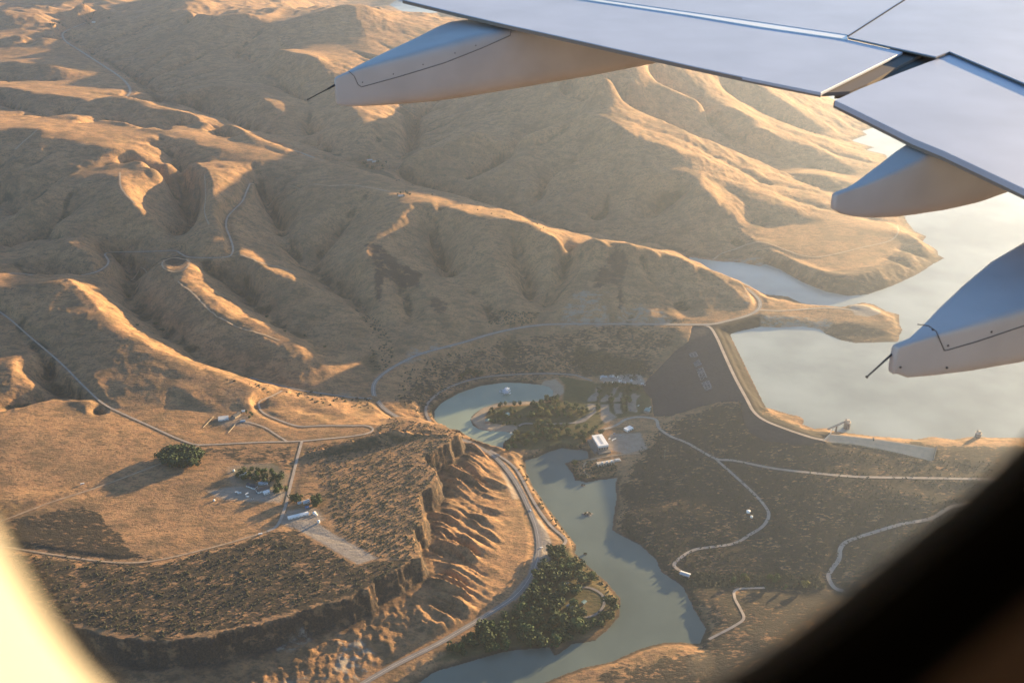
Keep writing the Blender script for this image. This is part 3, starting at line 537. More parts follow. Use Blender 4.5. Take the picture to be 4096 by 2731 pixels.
# scrub in the draws: concave ground
crv=blur(Hg,6)-Hg; cv=gsample(crv,TX,TY); brush=sstep(.9,2.6,cv)*sstep(-.25,.15,sml+.4*med)*.9
brush=mx(brush,pm([(2310,1460),(2290,1400),(2400,1420),(2560,1440),(2590,1500),(2540,1520),(2400,1500)],25,14,22),pm([(1990,1390),(2060,1360),(2080,1400),(2030,1430)],45,12,16)*.8,
         pm([(420,250),(600,340),(720,415),(690,440),(560,350),(420,265)],262,20,20)*.9,pm([(1600,440),(1680,450),(1680,540),(1640,620),(1600,640),(1620,540)],225,20,20)*.8,
         pm([(1430,640),(1560,690),(1620,730),(1600,745),(1500,720),(1430,680)],192,15,14)*.9,
         pm([(1440,1440),(1500,1410),(1530,1480),(1490,1490)],52,12,14)*.8, pm([(2700,2290),(3250,2300),(3300,2345),(2760,2345)],10,14,10)*.9)
brush=brush*(tsh>0)
green=mx(pm([(2230,1505),(2380,1530),(2400,1640),(2380,1690),(2250,1600),(2260,1540)],8,6)*.95,pm([(1944,1660),(1990,1625),(2100,1618),(2230,1600),(2390,1640),(2420,1700),(2300,1790),(2100,1800),(2030,1790),(2060,1710),(1950,1690)],8,6)*.9,
         pm([(2370,1530),(2600,1550),(2610,1650),(2420,1680)],11,6)*.9,
         pm([(2170,2200),(2270,2200),(2400,2300),(2470,2400),(2460,2480),(2300,2560),(1850,2630),(1750,2640),(1900,2530),(2100,2400)],5,10)*.75,
         pm([(920,1880),(1100,1850),(1150,1900),(1120,1970),(960,1930)],99,6,8)*.8,pm([(400,1300),(560,1290),(540,1300)],120,6)*.3)
sand=mx(pm([(2213,1604),(2077,1606),(1986,1612),(1926,1633),(1881,1675),(1915,1716),(2016,1728),(2070,1722),(2068,1704),(2004,1698),(1944,1686),(1938,1663),(1960,1636),(2000,1622),(2120,1616)],5,2.5),
        pm([(2176,1526),(2222,1520),(2253,1546),(2256,1572),(2222,1594),(2205,1600),(2213,1566),(2198,1548),(2165,1538)],5,2.5))
def lot(l): return pm([(2300+a*.1722,1450+b*.1722) for a,b in l],11,2.0)
parking=mx(lot([(470,590),(560,555),(610,600),(590,700),(500,780),(520,830),(490,880),(290,890),(300,820),(380,740),(470,680)]),lot([(290,940),(470,940),(490,1110),(300,1090)]),
 lot([(900,570),(1010,580),(960,650),(930,720),(800,860),(700,900),(595,900),(600,850),(740,720),(860,690)]),lot([(610,960),(780,950),(800,1120),(900,1200),(980,1250),(860,1330),(700,1400),(610,1300),(605,1240),(600,1050)]),
 lot([(1050,650),(1110,700),(1080,760),(1110,830),(1070,900),(880,910),(890,820),(1000,790)]),lot([(880,945),(1070,935),(1050,1050),(1110,1170),(940,1190)]),
 lot([(1330,720),(1420,710),(1440,760),(1520,750),(1430,850),(1420,960),(1450,1160),(1240,1110),(1215,950),(1215,850)]),lot([(360,1140),(440,1110),(430,1180),(280,1320),(0,1420),(0,1340),(240,1240)]))
gravel=mx(pm([(1165,2100),(1240,2075),(1335,2135),(1510,2233),(1429,2258)],99,2.5,3,14),pm([(1110,2090),(1150,2040),(1260,2030),(1300,2080),(1240,2110),(1165,2105)],99,6,8)*.8,
         pm([(830,1965),(950,1945),(1090,1960),(1150,1965),(1120,2010),(930,2000),(860,1990)],99,6,8)*.9,pm([(900,1865),(1080,1850),(1170,1900),(1120,1985),(960,2000),(870,1990),(930,1940)],99,5,8)*.35,
         pm([(2140,2070),(2165,2080),(2205,2160),(2205,2190),(2235,2195),(2150,2290),(2110,2350),(2060,2400),(2040,2380),(2110,2300),(2140,2200)],13.5,3),
         parking*.8,pm([(2440,1735),(2560,1735),(2590,1800),(2500,1815),(2420,1790)],10,4,4)*.9,pm([(2395,1505),(2560,1508),(2590,1545),(2500,1538),(2400,1525)],12,3,3),
         pm([(3395,1222),(3450,1210),(3520,1232),(3525,1255),(3470,1265),(3420,1258)],77,4),pm([(860,1665),(1000,1660),(1010,1705),(890,1700)],95,8,8)*.4,
         pm([(2000,1880),(2030,1900),(2080,1990),(2050,2000)],18,4,4)*.7)
chalk=mx(pm([(2240,1285),(2270,1220),(2330,1200),(2420,1205),(2430,1290)],90,10,30,20),pm([(2470,1290),(2480,1240),(2560,1235),(2660,1255),(2700,1290)],86,8,22,18),pm([(1600,1450),(1640,1390),(1720,1370),(1760,1385),(1680,1425)],62,8,20,16),
         pm([(2757,1022),(2900,1038),(3050,1045),(3060,1070),(2960,1062),(2830,1056),(2757,1044)],63,5,5,20),pm([(3040,1278),(3180,1272),(3300,1285),(3330,1300),(3300,1330),(3200,1312),(3040,1312)],63,5,6,20),
         pm([(1110,2610),(1210,2560),(1255,2555),(1240,2590),(1150,2625)],35,5,8,15),pm([(1330,2700),(1360,2570),(1430,2565),(1500,2600),(1480,2690),(1000,2760)],25,8,14,15),
         pm([(1340,1560),(1420,1565),(1440,1590),(1350,1580)],55,5,10,12)*.7)
pale=pm([(2980,1150),(3000,1170),(3005,1220),(2975,1215)],90,5,5)
chalk=np.maximum(chalk,pale*.7)
rock=mx(trock,pm([(1460,1015),(1520,1025),(1620,1070),(1690,1085),(1670,1120),(1590,1105),(1530,1100),(1520,1160),(1500,1150),(1500,1080)],150,6,16,16),pm([(1730,1200),(1790,1220),(1770,1260),(1720,1230)],100,6,14,14)*.8,
        pm([(2200,1165),(2240,1160),(2320,1105),(2310,1120)],120,4,4)*.9,
        pm([(2370,1165),(2400,1120),(2460,1090),(2510,1110),(2490,1150),(2490,1210),(2475,1210),(2470,1160),(2440,1150),(2400,1165)],118,4,18,14)*.85,
        pm([(3290,1190),(3200,1125),(3330,1110),(3500,1090),(3570,1030),(3700,1010),(3790,1030),(3680,1095),(3480,1180)],70,10,14,30)*.75,
        pm([(3270,1330),(3330,1300),(3440,1290),(3540,1290),(3600,1290),(3610,1320),(3590,1370),(3400,1375)],68,6,14,24)*.75,
        pm([(3090,1630),(3160,1640),(3225,1680),(3250,1712),(3140,1680)],66,5,6)*.5)
rock=np.maximum(rock,(1-sstep(8,46,tsh+14*sml))*(th>RES)*(TX>430)*(TY>2650)*(tsh>0)*.85*(1-np.clip(chalk*1.5,0,1)))
rip=mx(pm([(2835,1300),(2900,1294),(3040,1262),(3045,1310),(2960,1328),(2922,1340),(3074,1632),(3010,1660)],70,5),pm([(3020,1645),(3060,1668),(3200,1706),(3325,1724),(3330,1765),(3240,1760),(3100,1725),(3020,1670)],70,4))
bank=(1-sstep(3,16,tsh))*(tsh>0)*(TY<3400)*(th<30)*(1-sand)
red=sstep(.05,.45,big)*.6+pm([(240,1250),(330,1250),(500,1380),(560,1500),(380,1560),(330,1440)],120,40,40)*.5
soil=np.clip(ttal*.9,0,1)
A1=np.stack([sage,rock,green,sand],-1); A2=np.stack([gravel,chalk,rip,brush],-1); A3=np.stack([bank,red,soil,np.ones_like(red)],-1)
def terrain_material():
    m=bpy.data.materials.new('ground_cover'); m.use_nodes=True; n=m.node_tree; L=n.links.new; b=n.nodes['Principled BSDF']; b.inputs['Roughness'].default_value=.95; b.inputs['Specular IOR Level'].default_value=.1
    tc=n.nodes.new('ShaderNodeTexCoord')
    def noise(scale,det=4,rough=.55,stretch=None):
        t=n.nodes.new('ShaderNodeTexNoise'); t.inputs['Scale'].default_value=scale; t.inputs['Detail'].default_value=det; t.inputs['Roughness'].default_value=rough
        if stretch:
            mp=n.nodes.new('ShaderNodeMapping'); mp.inputs['Scale'].default_value=stretch; mp.inputs['Rotation'].default_value=(0,0,.15); L(tc.outputs['Object'],mp.inputs[0]); L(mp.outputs[0],t.inputs['Vector'])
        else: L(tc.outputs['Object'],t.inputs['Vector'])
        return t.outputs[0]
    def rng_(v,a,b_,c=0.,d=1.):
        r=n.nodes.new('ShaderNodeMapRange'); r.interpolation_type='SMOOTHSTEP'; r.inputs[1].default_value=a; r.inputs[2].default_value=b_; r.inputs[3].default_value=c; r.inputs[4].default_value=d; L(v,r.inputs[0]); return r.outputs[0]
    def mix(f,a,c):
        x=n.nodes.new('ShaderNodeMix'); x.data_type='RGBA'; 
        if isinstance(f,float): x.inputs[0].default_value=f
        else: L(f,x.inputs[0])
        for s,v in ((6,a),(7,c)):
            if isinstance(v,tuple): x.inputs[s].default_value=(*v,1)
            else: L(v,x.inputs[s])
        return x.outputs[2]
    def math_(op,a,c):
        x=n.nodes.new('ShaderNodeMath'); x.operation=op; x.use_clamp=(op!='SUBTRACT')
        for i,v in ((0,a),(1,c)):
            if isinstance(v,(int,float)): x.inputs[i].default_value=v
            else: L(v,x.inputs[i])
        return x.outputs[0]
    def att(nm):
        a=n.nodes.new('ShaderNodeAttribute'); a.attribute_name=nm; s=n.nodes.new('ShaderNodeSeparateColor'); L(a.outputs['Color'],s.inputs[0]); return s.outputs[0],s.outputs[1],s.outputs[2],a.outputs['Alpha']
    sg,rk,gr,sa=att('cover_a'); gv,ch,rp,br=att('cover_b'); bk,rd,so,_=att('cover_c')
    nb=noise(.004,5); nm=noise(.02,5,.6); nf=noise(.09,5,.65,(.8,1.6,1)); nx=noise(.3,3,.6)
    g=mix(rng_(nb,.35,.65),(.44,.245,.125),(.34,.19,.10)); g=mix(math_('MULTIPLY',rng_(nm,.35,.7),.5),g,(.42,.26,.135)); g=mix(math_('MULTIPLY',rd,.55),g,(.215,.125,.075))
    g=mix(rng_(nf,.48,.62,0,.45),g,(.17,.12,.07))
    nmot=noise(.011,6,.62); nst=noise(.04,7,.72,(.65,1.25,1)); nsp=noise(.16,3,.6)
    g=mix(rng_(nmot,.46,.62,0,.6),g,(.165,.115,.068)); g=mix(rng_(nst,.49,.6,0,.62),g,(.13,.095,.056)); g=mix(rng_(nst,.46,.34,0,.5),g,(.46,.29,.145)); g=mix(rng_(nsp,.52,.64,0,.6),g,(.12,.095,.055))
    # sage shrubs: patchy threshold of fine noise against cover
    comb=math_('ADD',math_('MULTIPLY',nf,.65),math_('MULTIPLY',nm,.35)); t=math_('ADD',comb,math_('SUBTRACT',math_('MULTIPLY',sg,.36),.2))
    g=mix(math_('MULTIPLY',rng_(t,.46,.56),.92),g,mix(rng_(nx,.3,.7),(.028,.029,.024),(.052,.048,.038)))
    g=mix(math_('MULTIPLY',so,rng_(nm,.3,.7,.25,.75)),g,mix(rng_(nst,.45,.56),(.24,.135,.072),(.085,.055,.038)))
    g=mix(math_('MULTIPLY',gr,.9),g,mix(rng_(nf,.3,.7),(.03,.05,.022),(.055,.078,.032)))
    g=mix(math_('MULTIPLY',br,rng_(nf,.3,.6,.55,1)),g,mix(rng_(nx,.35,.65),(.025,.032,.02),(.055,.06,.036)))
    g=mix(math_('MULTIPLY',bk,.85),g,(.055,.045,.034))
    g=mix(math_('MULTIPLY',rk,rng_(nst,.38,.5,.5,1)),g,mix(rng_(nx,.35,.65),(.04,.032,.027),(.085,.062,.046)))
    g=mix(math_('MULTIPLY',ch,rng_(nst,.46,.58,.0,.65)),g,(.34,.31,.27))
    g=mix(gv,g,mix(rng_(nf,.3,.7),(.27,.23,.19),(.36,.31,.26)))
    g=mix(sa,g,mix(rng_(nf,.3,.7),(.33,.26,.19),(.38,.31,.23)))
    g=mix(math_('MULTIPLY',rp,.95),g,mix(rng_(nf,.3,.7),(.016,.015,.015),(.034,.031,.029)))
    L(g,b.inputs['Base Color'])
    bp=n.nodes.new('ShaderNodeBump'); bp.inputs['Strength'].default_value=.8; bp.inputs['Distance'].default_value=3.0; L(math_('ADD',math_('MULTIPLY',nf,.7),math_('MULTIPLY',nx,.3)),bp.inputs['Height']); L(bp.outputs[0],b.inputs['Normal'])
    return m
tm=terrain_material()
terr=npmesh('terrain',np.column_stack([TX,TY,th-CAMH]),faces,tm)
for nm,A in (('cover_a',A1),('cover_b',A2),('cover_c',A3)):
    a=terr.data.attributes.new(nm,'FLOAT_COLOR','POINT'); a.data.foreach_set('color',A.astype(np.float32).ravel())
tag(terr,kind='structure')
# ------------------------------------------------------------------ water
def water_mat(name,col,rough,bs,bd):
    m=mat(name,col,rough); n=m.node_tree; b=n.nodes['Principled BSDF']; b.inputs['IOR'].default_value=1.33; b.inputs['Specular IOR Level'].default_value=.5
    tc=n.nodes.new('ShaderNodeTexCoord'); mp=n.nodes.new('ShaderNodeMapping'); mp.inputs['Scale'].default_value=(1,.45,1); mp.inputs['Rotation'].default_value=(0,0,.5)
    t=n.nodes.new('ShaderNodeTexNoise'); t.inputs['Scale'].default_value=bs; t.inputs['Detail'].default_value=6; n.links.new(tc.outputs['Object'],mp.inputs[0]); n.links.new(mp.outputs[0],t.inputs['Vector'])
    bp=n.nodes.new('ShaderNodeBump'); bp.inputs['Strength'].default_value=.5; bp.inputs['Distance'].default_value=bd; n.links.new(t.outputs[0],bp.inputs['Height']); n.links.new(bp.outputs[0],b.inputs['Normal'])
    t2=n.nodes.new('ShaderNodeTexNoise'); t2.inputs['Scale'].default_value=.004; t2.inputs['Detail'].default_value=4; n.links.new(tc.outputs['Object'],t2.inputs['Vector'])
    mr=n.nodes.new('ShaderNodeMapRange'); mr.inputs[1].default_value=.35; mr.inputs[2].default_value=.65; mr.inputs[3].default_value=.8; mr.inputs[4].default_value=1.18; n.links.new(t2.outputs[0],mr.inputs[0])
    vm=n.nodes.new('ShaderNodeVectorMath'); vm.operation='SCALE'; vm.inputs[0].default_value=col; n.links.new(mr.outputs[0],vm.inputs['Scale']); n.links.new(vm.outputs[0],b.inputs['Base Color'])
    return m
wres=water_mat('reservoir_water',(.33,.37,.34),.22,.12,.5); wriv=water_mat('river_water',(.135,.165,.14),.12,.25,.15); wpond=water_mat('pond_water',(.24,.29,.22),.12,.3,.12)
def sheet(name,poly,lev,m,grow):
    c=poly.mean(0); n=len(poly); me=bpy.data.meshes.new(name)
    import bmesh
    bm=bmesh.new(); q=[]
    for i in range(n):
        a,b_,c_=poly[i-1],poly[i],poly[(i+1)%n]; q.append(b_)
    x0,y0=poly.min(0)-grow; x1,y1=poly.max(0)+grow
    vs=[bm.verts.new((x,y,Z(lev))) for x,y in ((x0,y0),(x1,y0),(x1,y1),(x0,y1))]; bm.faces.new(vs); bm.to_mesh(me); bm.free(); me.materials.append(m)
    o=bpy.data.objects.new(name,me); scene.collection.objects.link(o); return o
def watersheet(name,poly,lev,m,grow,step):
    """level sheet of grid cells that lie in or near the shoreline polygon, so it never cuts other low ground"""
    x=np.arange(poly[:,0].min()-grow,poly[:,0].max()+grow,step); y=np.arange(poly[:,1].min()-grow,poly[:,1].max()+grow,step)
    XX,YY=np.meshgrid(x,y); d=sdf(poly,XX.ravel(),YY.ravel(),grow+step).reshape(XX.shape)<grow
    f=d[:-1,:-1]|d[1:,:-1]|d[:-1,1:]|d[1:,1:]; idx=np.arange(XX.size).reshape(XX.shape)
    F=np.stack([idx[:-1,:-1],idx[:-1,1:],idx[1:,1:],idx[1:,:-1]],-1)[f]
    used=np.unique(F); re=np.zeros(XX.size,int); re[used]=np.arange(len(used)); co=np.column_stack([XX.ravel()[used],YY.ravel()[used],np.full(len(used),Z(lev))])
    o=npmesh(name,co,re[F],m,False); tag(o,kind='structure'); return o
watersheet('river',riverW,0.,wriv,6.,5.); watersheet('pond',pondW,POND,wpond,4.,4.); watersheet('reservoir',resW,RES,wres,6.,12.)
o=watersheet('distant_reservoir',farW,RES,wres,30.,30.)
# ------------------------------------------------------------------ roads
M={}
M['asphalt']=mat('asphalt',(.23,.205,.19),.9,noise=(.05,.15)); M['gravel']=mat('gravel_road',(.36,.30,.25),.95,noise=(.06,.2)); M['dirt']=mat('dirt_track_soil',(.36,.26,.175),.95,noise=(.08,.25))
M['line']=mat('road_paint',(.7,.68,.6),.8)
def ribbon(wl,wd,lift,off=0.):
    p=wl; t=np.gradient(p[:,:2],axis=0); t/=np.linalg.norm(t,axis=1)[:,None]+1e-9; nrm=np.column_stack([-t[:,1],t[:,0]])
    cols=[]; ks=(-1,-.34,.34,1)
    for k in ks: q=p[:,:2]+nrm*(wd/2*k+off); cols.append(np.column_stack([q,Z(p[:,2])+lift+(1-abs(k))*.05]))
    co=np.stack(cols,1).reshape(-1,3); n=len(p); i=np.arange(n-1)[:,None]*4; F=np.concatenate([np.stack([i+j,i+j+1,i+j+5,i+j+4],-1).reshape(-1,4) for j in range(3)]); return co,F
for (nm,lb,wd,sf,pts),wl in zip(ROADS,roadW):
    co,F=ribbon(wl,wd,.55 if sf!='dirt' else .35); o=npmesh(nm,co,F[:, ::-1],M[sf]); tag(o,kind='structure')
    if nm=='highway':
        co,F=ribbon(wl,.5,.66); o2=npmesh('centre_line',co,F[:, ::-1],M['line']); o2.parent=o

# thin tracks worn into the grass
for pts in ([(648,1060),(655,1045),(700,1032),(748,1040),(757,1058),(738,1078),(700,1088),(660,1076),(648,1060)],[(1000,738),(1150,748),(1300,742),(1400,741),(1480,752),(1560,768)],[(712,1125),(770,1172),(850,1250),(930,1298),(1010,1325),(1120,1362)],[(480,690),(482,740),(500,775),(540,815)],[(820,700),(824,780),(820,850),(836,900)],[(960,1020),(1040,1050),(1120,1070),(1180,1095)],[(150,520),(60,600)],[(640,1055),(560,1075),(480,1110)],[(2840,1050),(2900,1010),(3050,970),(3200,1020),(3300,1025),(3450,990),(3580,950),(3590,900)],[(400,330),(330,345),(180,365),(40,372)]):
    p=np.array([onground(a,b,150.) for a,b in pts]); w_=smooth_line(p,7.); w_[:,2]=HEIGHT(w_[:,0],w_[:,1])
    co,F=ribbon(w_,4.5+w_[:,1].mean()*.0006,.9); o=npmesh('dirt_track',co,F[:, ::-1],M['dirt']); tag(o,kind='structure')
# ------------------------------------------------------------------ the aircraft: wing seen through the cabin window
paint=mat('wing_paint',(.46,.50,.61),.36,noise=(1.6,.09)); paintd=mat('fairing_paint',(.54,.50,.49),.42,noise=(2.2,.09)); edge_glint=mat('painted_edge_glint',(.86,.87,.86),.3)
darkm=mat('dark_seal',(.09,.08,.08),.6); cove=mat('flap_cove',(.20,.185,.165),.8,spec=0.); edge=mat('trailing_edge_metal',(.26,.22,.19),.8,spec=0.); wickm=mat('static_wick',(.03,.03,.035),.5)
WA,WB=-2.1,.05
def wpt(x,y,dz=0.):
    d=ray(x,y); t=(WA+dz)/(d[2]-WB*d[1]); return Vector((d[0]*t,d[1]*t,d[2]*t))
wing=empty('aircraft_wing',(0,0,0)); tag(wing,'pale grey airliner wing with flaps and pointed flap fairings above the reservoir','wing')
import bmesh
def slab(name,px,dz,th,m,parent=wing,bev=.008):
    bm=bmesh.new(); top=[bm.verts.new(wpt(x,y,dz)) for x,y in px]; f=bm.faces.new(top); bmesh.ops.triangulate(bm,faces=[f]) if False else None
    bm.normal_update()
    if f.normal.z<0: f.normal_flip()
    r=bmesh.ops.extrude_face_region(bm,geom=[f]); vs=[v for v in r['geom'] if isinstance(v,bmesh.types.BMVert)]
    for v in vs: v.co.z+=th
    # the extruded copy is the upper skin; keep it on the surveyed plane
    for v in bm.verts: v.co.z-=th
    bmesh.ops.recalc_face_normals(bm,faces=bm.faces)
    if bev:
        es=[e for e in bm.edges if len(e.link_faces)==2 and abs(e.verts[0].co.z-e.verts[1].co.z)<.5 and any(ff.normal.z>.5 for ff in e.link_faces) and any(abs(ff.normal.z)<.5 for ff in e.link_faces)]
        bmesh.ops.bevel(bm,geom=es,offset=bev,segments=2,affect='EDGES',profile=.5)
    me=bpy.data.meshes.new(name); bm.to_mesh(me); bm.free(); me.materials.append(m); o=bpy.data.objects.new(name,me); scene.collection.objects.link(o); o.parent=parent; return o
slab('inboard_wing_panel',[(3393,149),(3620,-2),(3900,-190),(7000,-190),(7000,1290),(4600,545),(4096,332),(3798,206),(3744,227)],.003,.014,paint,bev=0)
slab('spoiler_panel',[(3386,139),(3040,88),(2696,39),(2362,-9),(1900,-78),(1500,-135),(1100,-190),(3895,-190),(3622,-4),(3400,143)],0.,.02,paint,bev=0)
slab('edge_glint_strip',[(2362,-7),(2696,41),(3040,90),(3388,141),(3392,158),(3040,108),(2750,60),(2362,2),(1900,-66),(1900,-76)],-.004,.02,edge_glint,bev=.003)  # lighter colour paints the light caught by the spoiler's rounded trailing edge
of=slab('outboard_flap',[(3284,371),(2999,314),(2732,256),(2259,150),(2028,99),(1835,54),(1610,-1),(1300,-76),(1050,-130),(1100,-145),(1900,-64),(2362,3),(2750,61),(3040,109),(3393,160),(3611,209)],-.012,.022,paint,bev=.003)
slab('outboard_trailing_edge',[(3284,375),(2999,318),(2732,260),(2259,154),(2028,103),(1835,58),(1610,3),(1610,-4),(1835,50),(2028,95),(2259,146),(2732,252),(2999,310),(3290,366)],-.02,.03,edge,bev=0)
slab('flap_cove',[(3340,371),(3425,366),(3520,330),(3745,240),(3735,212),(3560,195)],-.075,.05,cove,bev=0)
slab('flap_end_rib',[(3288,372),(3400,366),(3470,336),(3600,262),(3690,218),(3612,207)],-.045,.03,mat('rib',(.24,.22,.20),.8,spec=0.),bev=0)
slab('dark_gap_strip',[(3393,150),(3744,228),(3798,207),(4096,333),(4600,547),(7000,1292),(7000,1312),(4600,556),(4096,341),(3799,213),(3744,234),(3393,155)],-.006,.006,cove,bev=0)  # dark strip painting the shade in the gap between panel and flap
slab('dark_gap_strip',[(3388,146),(3396,146),(3626,-2),(3905,-190),(3899,-190),(3618,-2)],.006,.006,mat('seam',(.12,.12,.12),.8,spec=0.),bev=0)
slab('inboard_flap',[(3340,402),(3437,357),(3600,292),(3738,240),(3798,200),(4096,318),(4600,530),(7000,1280),(7000,2100),(4700,1038),(4096,755),(3774,604),(3653,555),(3440,450)],-.02,.04,paint,bev=.003)
slab('inboard_trailing_edge',[(3336,405),(3440,457),(3653,563),(3774,612),(4096,763),(4700,1046),(4700,1030),(4096,750),(3774,600),(3653,551),(3440,446),(3345,400)],-.034,.05,edge,bev=0)
FA=R(64); FV=Vector((math.sin(FA),math.cos(FA),0)); LV=Vector((-math.cos(FA),math.sin(FA),0))
def fairing(base,bottom,crease,upper,panel,rivets,wick,nose,label=None):
    """base: a point of the inboard side plane; outlines are sight lines meeting that plane"""
    def vp(x,y,off=0.):
        d=Vector(ray(x,y)); t=(base.dot(LV)+off)/d.dot(LV); p=d*t; return (p-base).dot(FV),p.z,p
    B=sorted(vp(*p)[:2] for p in bottom); C=sorted(vp(*p)[:2] for p in crease)
    def lerp(A,s): return float(np.interp(s,[a[0] for a in A],[a[1] for a in A]))
    def cz(s):
        z=lerp(C,s) 
        if s>C[-1][0]: z=C[-1][1]+(s-C[-1][0])*(C[-1][1]-C[0][1])/(C[-1][0]-C[0][0])
        q=base+FV*s+LV*.2; return min(z,WA+WB*q.y-.09)
    U=[]
    for x,y in upper:
        d=Vector(ray(x,y)); z=cz(.5)
        for k in range(8):
            t=z/d.z; p=d*t; s=(p-base).dot(FV); z=cz(s)+.01
        U.append((s,(p-base).dot(LV)))
    U=sorted(U); s0=C[0][0]; s1=nose
    print('fairing',[round(a,2) for a in (base.x,base.y,base.z)],'B',np.round(B,2).tolist(),'C',np.round(C,2).tolist(),'U',np.round(U,2).tolist())
    vs=[];N=36; S=sorted(set([s0+.0,s0+.012,s0+.035,s0+.07]+list(np.linspace(s0+.12,s1,34))))
    for i,s in enumerate(S):
        k={0:.84,1:.94,2:.98,3:.995}.get(i,1.); w_=max(.05,lerp(U,s)); 
        if s>U[-1][0]: w_=U[-1][1]+.03*(s-U[-1][0])
        w_=min(w_,.95); zt=cz(s); zb=min(lerp(B,s),zt-.02)
        if s>B[-1][0]: zb=min(B[-1][1]+(s-B[-1][0])*.16,zt-.02)
        zc=(zt+zb)/2; hh=(zt-zb)/2*k; hw=w_/2*k; c=base+FV*s+LV*(w_/2)
        for j in range(N):
            a=2*math.pi*j/N+math.pi/N; ca,sa=math.cos(a),math.sin(a); e=.22 if sa>0 else .45
            u=math.copysign(abs(ca)**e,ca); v=math.copysign(abs(sa)**(.2 if sa>0 else .45),sa)
            if v<0: u*=1-.16*abs(v)**2
            vs.append(c+LV*u*hw+Vector((0,0,zc-c.z+v*hh)))
    n=len(S); fs=[(i*N+j,i*N+(j+1)%N,(i+1)*N+(j+1)%N,(i+1)*N+j) for i in range(n-1) for j in range(N)]+[tuple(range(N-1,-1,-1)),tuple((n-1)*N+j for j in range(N))]
    mb=MB(); mb.add(vs,fs); o=mb.build('flap_track_fairing',paintd,wing,smooth=True)
    bmm=bmesh.new(); bmm.from_mesh(o.data); bmesh.ops.recalc_face_normals(bmm,faces=bmm.faces); bmm.to_mesh(o.data); bmm.free()
    if label: o['label']=label
    if panel:
        mb=MB(); pts=[vp(x,y,-.001)[2] for x,y in panel]
        for a,b in zip(pts[:-1],pts[1:]): mb.cyl(a,b,.0028,n=6)
        mb.build('access_panel_seam',darkm,o)
        for x,y in rivets:
            p=vp(x,y,-.001)[2]; MB().cyl(p-LV*.003,p+LV*.004,.006,n=10).build('fastener',darkm,o)
    if wick:
        mb=MB(); a,b_,c=[vp(x,y,.04)[2] for x,y in wick]; mb.cyl(a,b_,.011,.009,n=8); mb.cyl(b_,c,.006,.004,n=8); mb.cyl(c+(b_-c)*.04,c,.008,n=8); mb.build('static_wick',wickm,o)
    return o
fairing(wpt(2037,108,-.05),[(1341,423),(1440,430),(1567,429),(1741,423),(1900,408),(2089,376),(2400,322),(2734,256)],[(1341,312),(1450,272),(1600,228),(1800,172),(2037,104)],[(1345,306),(1400,274),(1500,220),(1650,146),(1829,60)],
  [(1395,286),(1417,305),(1432,339),(1446,349),(1592,309),(1774,254),(1926,194),(2041,143),(2045,112)],[(1450,330),(1573,297),(1692,259),(1820,213),(1903,183)],[(1345,338),(1310,357),(1229,400)],3.6,'long outer fairing with a static wick on its blunt tail')
fairing(wpt(3727,622,-.1),[(3349,845),(3369,858),(3430,872),(3498,879),(3600,880),(3673,875),(3809,855),(3944,825),(4096,770),(4400,650)],[(3349,778),(3470,737),(3606,676),(3727,615)],[(3356,770),(3403,733),(3498,662),(3579,601),(3650,557)],[],[],None,2.6,'middle fairing without a wick, rounded tail over the peninsula')
d3=Vector(ray(3600,1450)); t3=-2.35/d3.z
fairing(d3*t3,[(3597,1500),(3640,1516),(3760,1515),(3900,1508),(4096,1487),(4500,1430)],[(3597,1388),(3726,1348),(3900,1296),(4096,1239),(4500,1120)],[(3604,1378),(3640,1338),(3690,1288),(3760,1210),(3847,1124),(3960,1025),(4096,942),(4400,790)],
  [(3671,1297),(3714,1303),(3745,1325),(3762,1366),(3778,1402),(3790,1400),(3908,1366),(4096,1303),(4300,1240)],[(3966,1327),(3792,1382),(3788,1471),(3602,1469),(3731,1318)],[(3604,1385),(3568,1416),(3465,1509)],2.6,'nearest fairing with a dark static wick pointing down over the water')
# ------------------------------------------------------------------ cabin wall and window
FV2,OV=FV,LV
def cw(f,z,D): return OV*D+FV2*f+Vector((0,0,z))
OPEN=[(-.026,.06),(-.0255,0.),(-.023,-.04),(-.0195,-.075),(-.0156,-.0972),(-.0114,-.1175),(-.0045,-.137),(.010,-.160),(.034,-.180),(.066,-.194),(.103,-.2005),(.1433,-.1985),(.1725,-.1883),(.1973,-.1763),(.2341,-.1575),(.254,-.138),(.267,-.10),(.273,-.05),(.274,0.),(.274,.06),(.268,.12),(.25,.165),(.21,.19),(.1165,.2),(.03,.19),(-.004,.165),(-.021,.12)]
op=smooth_line([(a,b,0) for a,b in OPEN+OPEN[:1]],.008)[:-1,:2]; cen=op.mean(0)
def offs(p,k):
    d=p-cen; q=np.roll(p,-1,0)-np.roll(p,1,0); nrm=np.column_stack([-q[:,1],q[:,0]]); nrm/=np.linalg.norm(nrm,axis=1)[:,None]+1e-9
    s=np.sign((nrm*d).sum(1))[:,None]; return p+nrm*s*k
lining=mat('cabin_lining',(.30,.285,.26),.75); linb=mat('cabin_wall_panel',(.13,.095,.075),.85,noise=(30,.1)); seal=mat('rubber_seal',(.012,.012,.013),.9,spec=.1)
win=empty('cabin_window',tuple(cw(.11,-.2,.12))); tag(win,'rounded cabin window with dark rubber seal and sunlit cream reveal framing the view','window')
def ringm(name,loops,m,parent,sel=None):
    vs=[];n=len(op)
    for L,D in loops: vs+=[tuple(cw(a,b,D)-win.location) for a,b in L]
    fs=[(k*n+i,k*n+(i+1)%n,(k+1)*n+(i+1)%n,(k+1)*n+i) for k in range(len(loops)-1) for i in range(n)]
    if sel is not None: fs=[f for f in fs if sel(f[0]%n)]
    mb=MB(); mb.add(vs,fs); o=mb.build(name,m,parent,smooth=True); return o
def morph(k,D):   # widen, slowly tending to a larger rounded rectangle
    return (cen+(op-cen)*(1+k),D)
